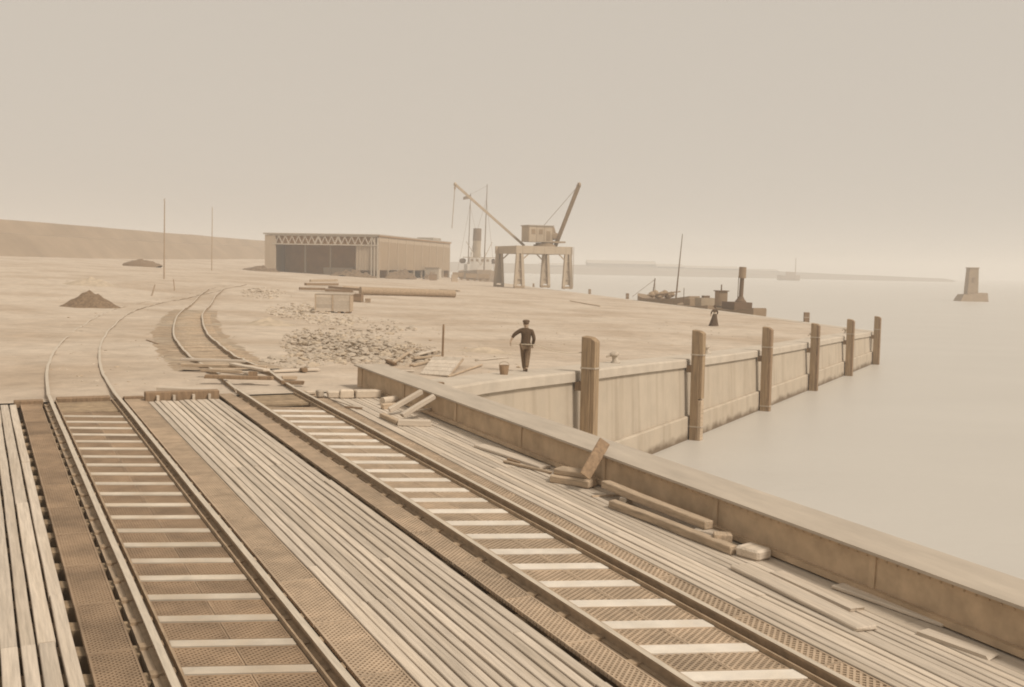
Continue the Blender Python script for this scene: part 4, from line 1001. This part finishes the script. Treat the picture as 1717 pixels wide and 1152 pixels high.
MB().tube((fx[0] + .1, fx[1], 6.7), (fx[0] + .15, fx[1], 8.1), .47, .46, 14).build('funnel_cap', M['hull'], fu)
MB().tube((fx[0] - .42, fx[1], 3.6), (fx[0] - .38, fx[1], 6.9), .045, n=6).build('steam_pipe', M['funnel'], fu)
MB().lathe((fx[0], fx[1], 3.3), [(.75, 0), (.7, .5), (.45, .8), (.32, 1.1)], 14).build('boiler_casing', M['funnel'], tg, smooth=False)
# lighter and sailing barge farther along
p = quayside(151, 3.2); lt = tag(empty('lighter', (p[0], p[1], WATER_Z), math.atan2(FD[1], FD[0]) - math.pi / 2 + .1), 'low cargo lighter with small deckhouse, between the tug and the barge', 'barge')
hull_mesh(11, 4.2, 2.6, 0, .25).build('hull', M['hull'], lt)
MB().box((0, -2.6, 3.2), (2.0, 2.2, 1.2)).build('deckhouse', M['funnel_light'], lt)
MB().box((.2, 1.6, 3.1), (2.2, 2.2, 1.0)).build('cargo_hatch', M['crane_dark'], lt); MB().box((.2, -2.4, 3.95), (.9, .8, .3)).build('skylight', M['funnel'], lt)
MB().tube((-.4, 4.0, 2.6), (-.4, 4.0, 5.0), .05, n=6).build('staff', M['funnel'], lt)
p = quayside(168, 3.4); bg_ = tag(empty('sailing_barge', (p[0], p[1], WATER_Z), math.atan2(FD[1], FD[0]) - math.pi / 2 + .35), 'sailing barge with one tall leaning mast and bundled sails at the quay', 'barge')
hull_mesh(15, 4.8, 3.0, 0, .7).build('hull', M['hull'], bg_)
MB().tube((1.3, -1.0, 3), (2.2, -1.0, 13.2), .13, .05, 8).build('mast', M['funnel'], bg_)
MB().tube((-.6, 2.6, 3), (-.2, 2.6, 6.2), .12, .08, 8).build('mizzen_mast', M['funnel'], bg_)
sl_ = MB(); 
for i in range(7): sl_.lathe((-2.0 + i * .62, .8, 3.65 + .28 * math.sin(i * 2.1)), [(.1, -.45), (.5, -.25), (.62, 0), (.45, .3), (.1, .5)], 8)
sl_.build('bundled_sail', M['crane_dark'], bg_, smooth=True)
MB().tube((-3.0, .6, 3.6), (2.6, -.4, 4.2), .10, n=7).build('boom', M['hull'], bg_)
MB().tube((-2.8, 5, 3.2), (-.25, 2.6, 6.0), .03, n=4).build('stay', M['hull'], bg_)
MB().tube((.9, 4, 4.0), (-.25, 2.6, 6.0), .03, n=4).build('stay', M['hull'], bg_)
# mole tower far out at the right
p = aty(1628, 505, 325); tw = tag(empty('mole_tower', (p.x, p.y, WATER_Z)), 'pale square tower on a low base standing in the water, far right', 'tower')
bs = MB().add([(-4.8, -3, -1), (4.2, -3, -1), (4.2, 3, -1), (-4.8, 3, -1), (-3.2, -2.4, 2.0), (3.9, -2.4, 2.6), (3.9, 2.4, 2.6), (-3.2, 2.4, 2.0)], [(0, 3, 2, 1), (4, 5, 6, 7), (0, 1, 5, 4), (1, 2, 6, 5), (2, 3, 7, 6), (3, 0, 4, 7)]).build('base', M['crane_dark'], tw)
MB().add([(-1.75, -1.5, 1.8), (1.45, -1.5, 1.8), (1.45, 1.5, 1.8), (-1.75, 1.5, 1.8), (-1.35, -1.3, 9.9), (1.35, -1.3, 9.9), (1.35, 1.3, 9.9), (-1.35, 1.3, 9.9)], [(0, 3, 2, 1), (4, 5, 6, 7), (0, 1, 5, 4), (1, 2, 6, 5), (2, 3, 7, 6), (3, 0, 4, 7)]).build('shaft', M['crane_dark'], tw)
MB().box((0, 0, 10.05), (3.0, 2.9, .28)).build('cornice', M['crane_dark'], tw); MB().box((0, -1.52, 6.5), (.7, .12, 1.2)).build('window', M['hull'], tw)
# faint ship off the far bank
p = aty(1322, 466, 1050); fs_ = tag(empty('far_ship', (p.x, p.y, WATER_Z), 1.5), 'faint distant ship with one mast off the far bank', 'ship')
hull_mesh(22, 5, 4.5, 0, .8).build('hull', M['hull'], fs_); MB().box((0, -2, 6.5), (3.4, 9, 3.6)).build('deckhouse', M['hull'], fs_); MB().tube((0, -6.5, 4), (0, -6.5, 22), .5, .3, 8).build('mast', M['hull'], fs_)

# ------------------------------------------------------------------ people
def skin_mesh(name, nodes, edges, mat, parent, levels=2, pad=0.0, root=0, flat=1.0):
    me = bpy.data.meshes.new(name); me.from_pydata([n[0] for n in nodes], edges, [])
    o = bpy.data.objects.new(name + '_tmp', me); COL.objects.link(o)
    md = o.modifiers.new('skin', 'SKIN'); md.use_smooth_shade = True; md.branch_smoothing = .4
    for i, n in enumerate(nodes):
        r = n[1] if isinstance(n[1], tuple) else (n[1], n[1]); me.skin_vertices[0].data[i].radius = (r[0] + pad, r[1] + pad)
        me.skin_vertices[0].data[i].use_root = (i == root)
    sb = o.modifiers.new('sub', 'SUBSURF'); sb.levels = levels; sb.render_levels = levels
    bpy.context.view_layer.update(); dg = bpy.context.evaluated_depsgraph_get()
    m2 = bpy.data.meshes.new_from_object(o.evaluated_get(dg)); m2.name = name; bpy.data.objects.remove(o)
    m2.materials.clear(); m2.materials.append(mat)
    for p in m2.polygons: p.use_smooth = True
    return link(name, m2, parent)
# man seen from behind: left arm held out and bent, right hand at the hip, walking away
q = gp(880, 624); man = tag(empty('person', q, 0), 'man in dark jacket and flat cap walking away with a rope, beside the bucket', 'person')
J = dict(pel=(0, 0, .92), wst=(.01, 0, 1.08), chest=(.02, .01, 1.27), upper=(.02, .01, 1.39), neck=(.02, .02, 1.48), head0=(.015, .03, 1.56), head1=(.01, .045, 1.63), head2=(.01, .045, 1.70),
         lsh=(-.17, .01, 1.41), lel=(-.39, .0, 1.25), lwr=(-.50, -.02, 1.03), rsh=(.21, .01, 1.40), rel=(.29, -.05, 1.13), rwr=(.25, .06, .93),
         lhip=(-.085, 0, .88), lkn=(-.05, .13, .50), lan=(-.02, .10, .09), rhip=(.095, 0, .88), rkn=(.075, -.02, .48), ran=(.05, -.24, .16))
names = ['pel', 'wst', 'chest', 'upper', 'neck', 'head0', 'head1', 'head2', 'lsh', 'lel', 'lwr', 'rsh', 'rel', 'rwr', 'lhip', 'lkn', 'lan', 'rhip', 'rkn', 'ran']
RAD = dict(pel=(.135, .10), wst=(.125, .09), chest=(.14, .10), upper=(.11, .08), neck=.056, head0=(.085, .095), head1=(.10, .115), head2=(.085, .10), lsh=.07, lel=.05, lwr=.033, rsh=.07, rel=.05, rwr=.033, lhip=.095, lkn=.064, lan=.042, rhip=.095, rkn=.064, ran=.042)
nodes = [(J[n], RAD[n]) for n in names]
nodes += [((-.02, .19, .045), (.045, .03)), ((.05, -.17, .07), (.045, .03))]
I = {n: i for i, n in enumerate(names)}
E_ = [('pel', 'wst'), ('wst', 'chest'), ('chest', 'upper'), ('upper', 'neck'), ('neck', 'head0'), ('head0', 'head1'), ('head1', 'head2'), ('upper', 'lsh'), ('lsh', 'lel'), ('lel', 'lwr'), ('upper', 'rsh'), ('rsh', 'rel'), ('rel', 'rwr'), ('pel', 'lhip'), ('lhip', 'lkn'), ('lkn', 'lan'), ('pel', 'rhip'), ('rhip', 'rkn'), ('rkn', 'ran')]
ed = [(I[a], I[b]) for a, b in E_] + [(I['lan'], 20), (I['ran'], 21)]
def hand(nodes, ed, wr, dirv, side, curl):
    """palm, four fingers and a thumb hung on wrist index wr"""
    w = Vector(nodes[wr][0]); d = Vector(dirv).normalized(); s = Vector(side).normalized(); c = d.cross(s)
    nodes.append((tuple(w + d * .06), (.036, .018))); pi = len(nodes) - 1; ed.append((wr, pi))
    for k in range(4):
        b0 = w + d * .095 + s * (.030 - k * .020); L_ = (.038, .043, .041, .032)[k]
        b1 = b0 + (d + c * curl * .5) * L_; b2 = b1 + (d * .4 + c * curl) * L_ * .8
        n0 = len(nodes); nodes.extend([(tuple(b0), .0095), (tuple(b1), .0085), (tuple(b2), .007)]); ed.extend([(pi, n0), (n0, n0 + 1), (n0 + 1, n0 + 2)])
    t0 = w + d * .035 + s * .036; t1 = t0 + (d * .6 + s * .8) * .035; n0 = len(nodes)
    nodes.extend([(tuple(t0), .012), (tuple(t1), .0095), (tuple(t1 + (d + c * curl * .5) * .025), .008)]); ed.extend([(pi, n0), (n0, n0 + 1), (n0 + 1, n0 + 2)])
hand(nodes, ed, I['lwr'], (-.1, -.2, -1), (.3, -1, 0), -.8)
hand(nodes, ed, I['rwr'], (-.1, .4, -.9), (-1, .2, 0), .5)
body = skin_mesh('body', nodes, ed, M['skin'], man, 2)
def chain(keys, pad, extra=()): 
    idx = {k: i for i, k in enumerate(keys)}
    nd = []
    for k in keys:
        r = RAD[k]; r = r if isinstance(r, tuple) else (r, r); nd.append((J[k], (r[0] + pad, r[1] + pad)))
    return nd, [(idx[a], idx[b]) for a, b in E_ if a in idx and b in idx]
J2 = dict(J); 
nd = [((0, 0, .70), (.19, .15)), ((0, 0, .92), (.178, .135)), ((.01, 0, 1.08), (.17, .13)), ((.02, .01, 1.24), (.20, .145)), ((.02, .01, 1.37), (.165, .12)), ((.02, .018, 1.50), (.088, .085)),
      (J['lsh'], .088), (J['lel'], .066), ((-.445, -.01, 1.14), .05), (J['rsh'], .088), (J['rel'], .066), (J['rwr'], .048)]
ee_ = [(0, 1), (1, 2), (2, 3), (3, 4), (4, 5), (4, 6), (6, 7), (7, 8), (4, 9), (9, 10), (10, 11)]
skin_mesh('jacket', nd, ee_, M['cloth'], man, 2)
nd, ee_ = chain(['pel', 'lhip', 'lkn', 'lan', 'rhip', 'rkn', 'ran'], .030)
skin_mesh('trousers', nd, ee_, M['trouser'], man, 2)
for (hx, tx, nm) in ((J['lan'], (-.02, .26, .035), 'boot'), (J['ran'], (.05, -.12, .03), 'boot')):
    skin_mesh(nm, [((hx[0], hx[1] - .04, hx[2] - .04), .05), ((hx[0], hx[1] + .04, hx[2] - .045), (.05, .042)), (tx, (.045, .03))], [(0, 1), (1, 2)], M['cloth'], man, 2, root=0)
hd = Vector((.012, .04, 1.645))
hair = MB().lathe(hd + Vector((0, -.02, 0)), [(.07, -.055), (.092, -.01), (.098, .03), (.09, .06)], 16).build('hair', M['cap'], man, smooth=True)
cp_ = MB().lathe(hd + Vector((0, .0, .055)), [(.100, -.03), (.112, -.012), (.122, .012), (.112, .042), (.075, .062), (.02, .068)], 18).build('cap', M['cap'], man, smooth=True)
MB().add([hd + Vector((x, y, .045)) for x, y in ((-.08, .07), (-.05, .15), (0, .17), (.05, .15), (.08, .07))] + [hd + Vector((x, y, .055)) for x, y in ((-.08, .07), (-.05, .15), (0, .17), (.05, .15), (.08, .07))],
         [(0, 1, 2, 3, 4), (9, 8, 7, 6, 5), (0, 5, 6, 1), (1, 6, 7, 2), (2, 7, 8, 3), (3, 8, 9, 4), (4, 9, 5, 0)]).build('cap_peak', M['cap'], man)
for s in (-1, 1): MB().lathe(hd + Vector((s * .085, .01, -.02)), [(.004, -.03), (.014, -.01), (.016, .015), (.006, .03)], 8).build('ear', M['skin'], man, smooth=True)
# the face, turned away: brow, nose and chin on the far side
MB().add([hd + Vector(v) for v in ((-.014, .088, .0), (.014, .088, .0), (0, .12, -.035), (-.018, .088, -.045), (.018, .088, -.045))], [(0, 1, 2), (0, 2, 3), (1, 4, 2), (2, 4, 3), (0, 3, 4, 1)]).build('nose', M['skin'], man)
for s in (-1, 1): MB().lathe(hd + Vector((s * .032, .089, .0)), [(.002, -.008), (.011, 0), (.002, .008)], 8).build('eye', M['cap'], man)
MB().box(hd + Vector((0, .088, -.065)), (.045, .008, .01)).build('mouth', M['cap'], man)
# rope from his left hand to the first fender post
rp = MB(); A = q + Vector((-.52, -.05, .95)); Bp = Vector((P1[0] + NW[0] * .34, P1[1] + NW[1] * .34, gz(*P1) + .72)); prev = None
for i in range(25):
    f = i / 24; p = A.lerp(Bp, f) + Vector((0, 0, -.10 * 4 * f * (1 - f)))
    if f < .12: p = A.lerp(q + Vector((.32, -.24, .95)), f / .12)
    else:
        s0 = q + Vector((.32, -.24, .95)); ff_ = (f - .12) / .88; p = s0.lerp(Bp, ff_) + Vector((0, 0, -.12 * 4 * ff_ * (1 - ff_)))
    if prev is not None: rp.tube(prev, p, .016, n=6)
    prev = p
o = rp.build('rope', M['rope']); rebase(o); tag(o, 'thin pale rope running from the man to the nearest fender post', 'rope')
# woman far out on the quay
q = gp(1198, 547); wo_ = tag(empty('person', q, .3), 'small far figure in a long dark skirt and hat out on the quay', 'person')
wn_ = [((0, 0, .92), (.13, .10)), ((0, 0, 1.06), (.105, .085)), ((0, .01, 1.25), (.15, .11)), ((0, .02, 1.38), .05), ((0, .03, 1.46), (.07, .08)), ((0, .035, 1.54), (.07, .08)),
       ((-.15, 0, 1.33), .06), ((-.30, .02, 1.12), .045), ((-.30, .10, .93), .03), ((.15, 0, 1.33), .06), ((.27, .02, 1.10), .045), ((.25, .12, .93), .03),
       ((-.08, 0, .85), .09), ((-.08, .02, .46), .06), ((-.08, 0, .07), .04), ((.08, 0, .85), .09), ((.08, .04, .46), .06), ((.08, .06, .07), .04), ((-.08, .1, .04), (.04, .028)), ((.08, .16, .04), (.04, .028))]
we = [(0, 1), (1, 2), (2, 3), (3, 4), (4, 5), (2, 6), (6, 7), (7, 8), (2, 9), (9, 10), (10, 11), (0, 12), (12, 13), (13, 14), (0, 15), (15, 16), (16, 17), (14, 18), (17, 19)]
hand(wn_, we, 8, (0, .3, -1), (1, .3, 0), .5); hand(wn_, we, 11, (0, .3, -1), (-1, .3, 0), .5)
skin_mesh('body', wn_, we, M['skin'], wo_, 2)
skin_mesh('bodice', [((0, 0, 1.02), (.115, .095)), ((0, .01, 1.25), (.172, .13)), ((-.16, 0, 1.33), .085), ((-.30, .02, 1.12), .065), ((-.30, .09, .96), .042), ((.16, 0, 1.33), .085), ((.27, .02, 1.10), .065), ((.255, .11, .96), .042), ((0, .02, 1.36), (.07, .065))],
          [(0, 1), (1, 2), (2, 3), (3, 4), (1, 5), (5, 6), (6, 7), (1, 8)], M['cloth'], wo_, 2)
MB().lathe((0, 0, 0), [(.125, 1.0), (.13, 1.055)], 20).build('belt', M['shirt'], wo_, smooth=True)
sk = MB(); vs = []; n = 28
for z, r in ((1.02, .125), (.9, .19), (.6, .27), (.3, .35), (.04, .44)):
    for i in range(n):
        a = 2 * math.pi * i / n; rr = r * (1 + .05 * math.sin(a * 7) * (1.05 - z)); vs.append((rr * math.cos(a) * .9 - (1 - z) * .10, rr * math.sin(a), z))
sk.add(vs, [(k * n + i, k * n + (i + 1) % n, (k + 1) * n + (i + 1) % n, (k + 1) * n + i) for k in range(4) for i in range(n)]).build('skirt', M['cloth'], wo_, smooth=True)
MB().lathe((0, .03, 1.60), [(.02, -.0), (.20, .0), (.20, .015), (.09, .02), (.085, .10), (.05, .12)], 18).build('hat', M['cloth'], wo_, smooth=True)
MB().lathe((0, .01, 1.53), [(.05, -.05), (.085, 0), (.085, .06)], 14).build('hair', M['cap'], wo_, smooth=True)

# ------------------------------------------------------------------ haze over the whole harbour
hz = MB().box((1100, 1600, 17.5), (4600, 4300, 49)).build('haze', [])
hm = bpy.data.materials.new('sea_haze'); hm.use_nodes = True
N, L = hm.node_tree.nodes, hm.node_tree.links; N.remove(N['Principled BSDF'])
pv = N.new('ShaderNodeVolumePrincipled'); pv.inputs['Color'].default_value = (.93, .92, .90, 1); pv.inputs['Density'].default_value = .0009
pv.inputs['Anisotropy'].default_value = 0.0
L.new(pv.outputs[0], N['Material Output'].inputs['Volume']); hz.data.materials.append(hm)
tag(hz, kind='stuff')
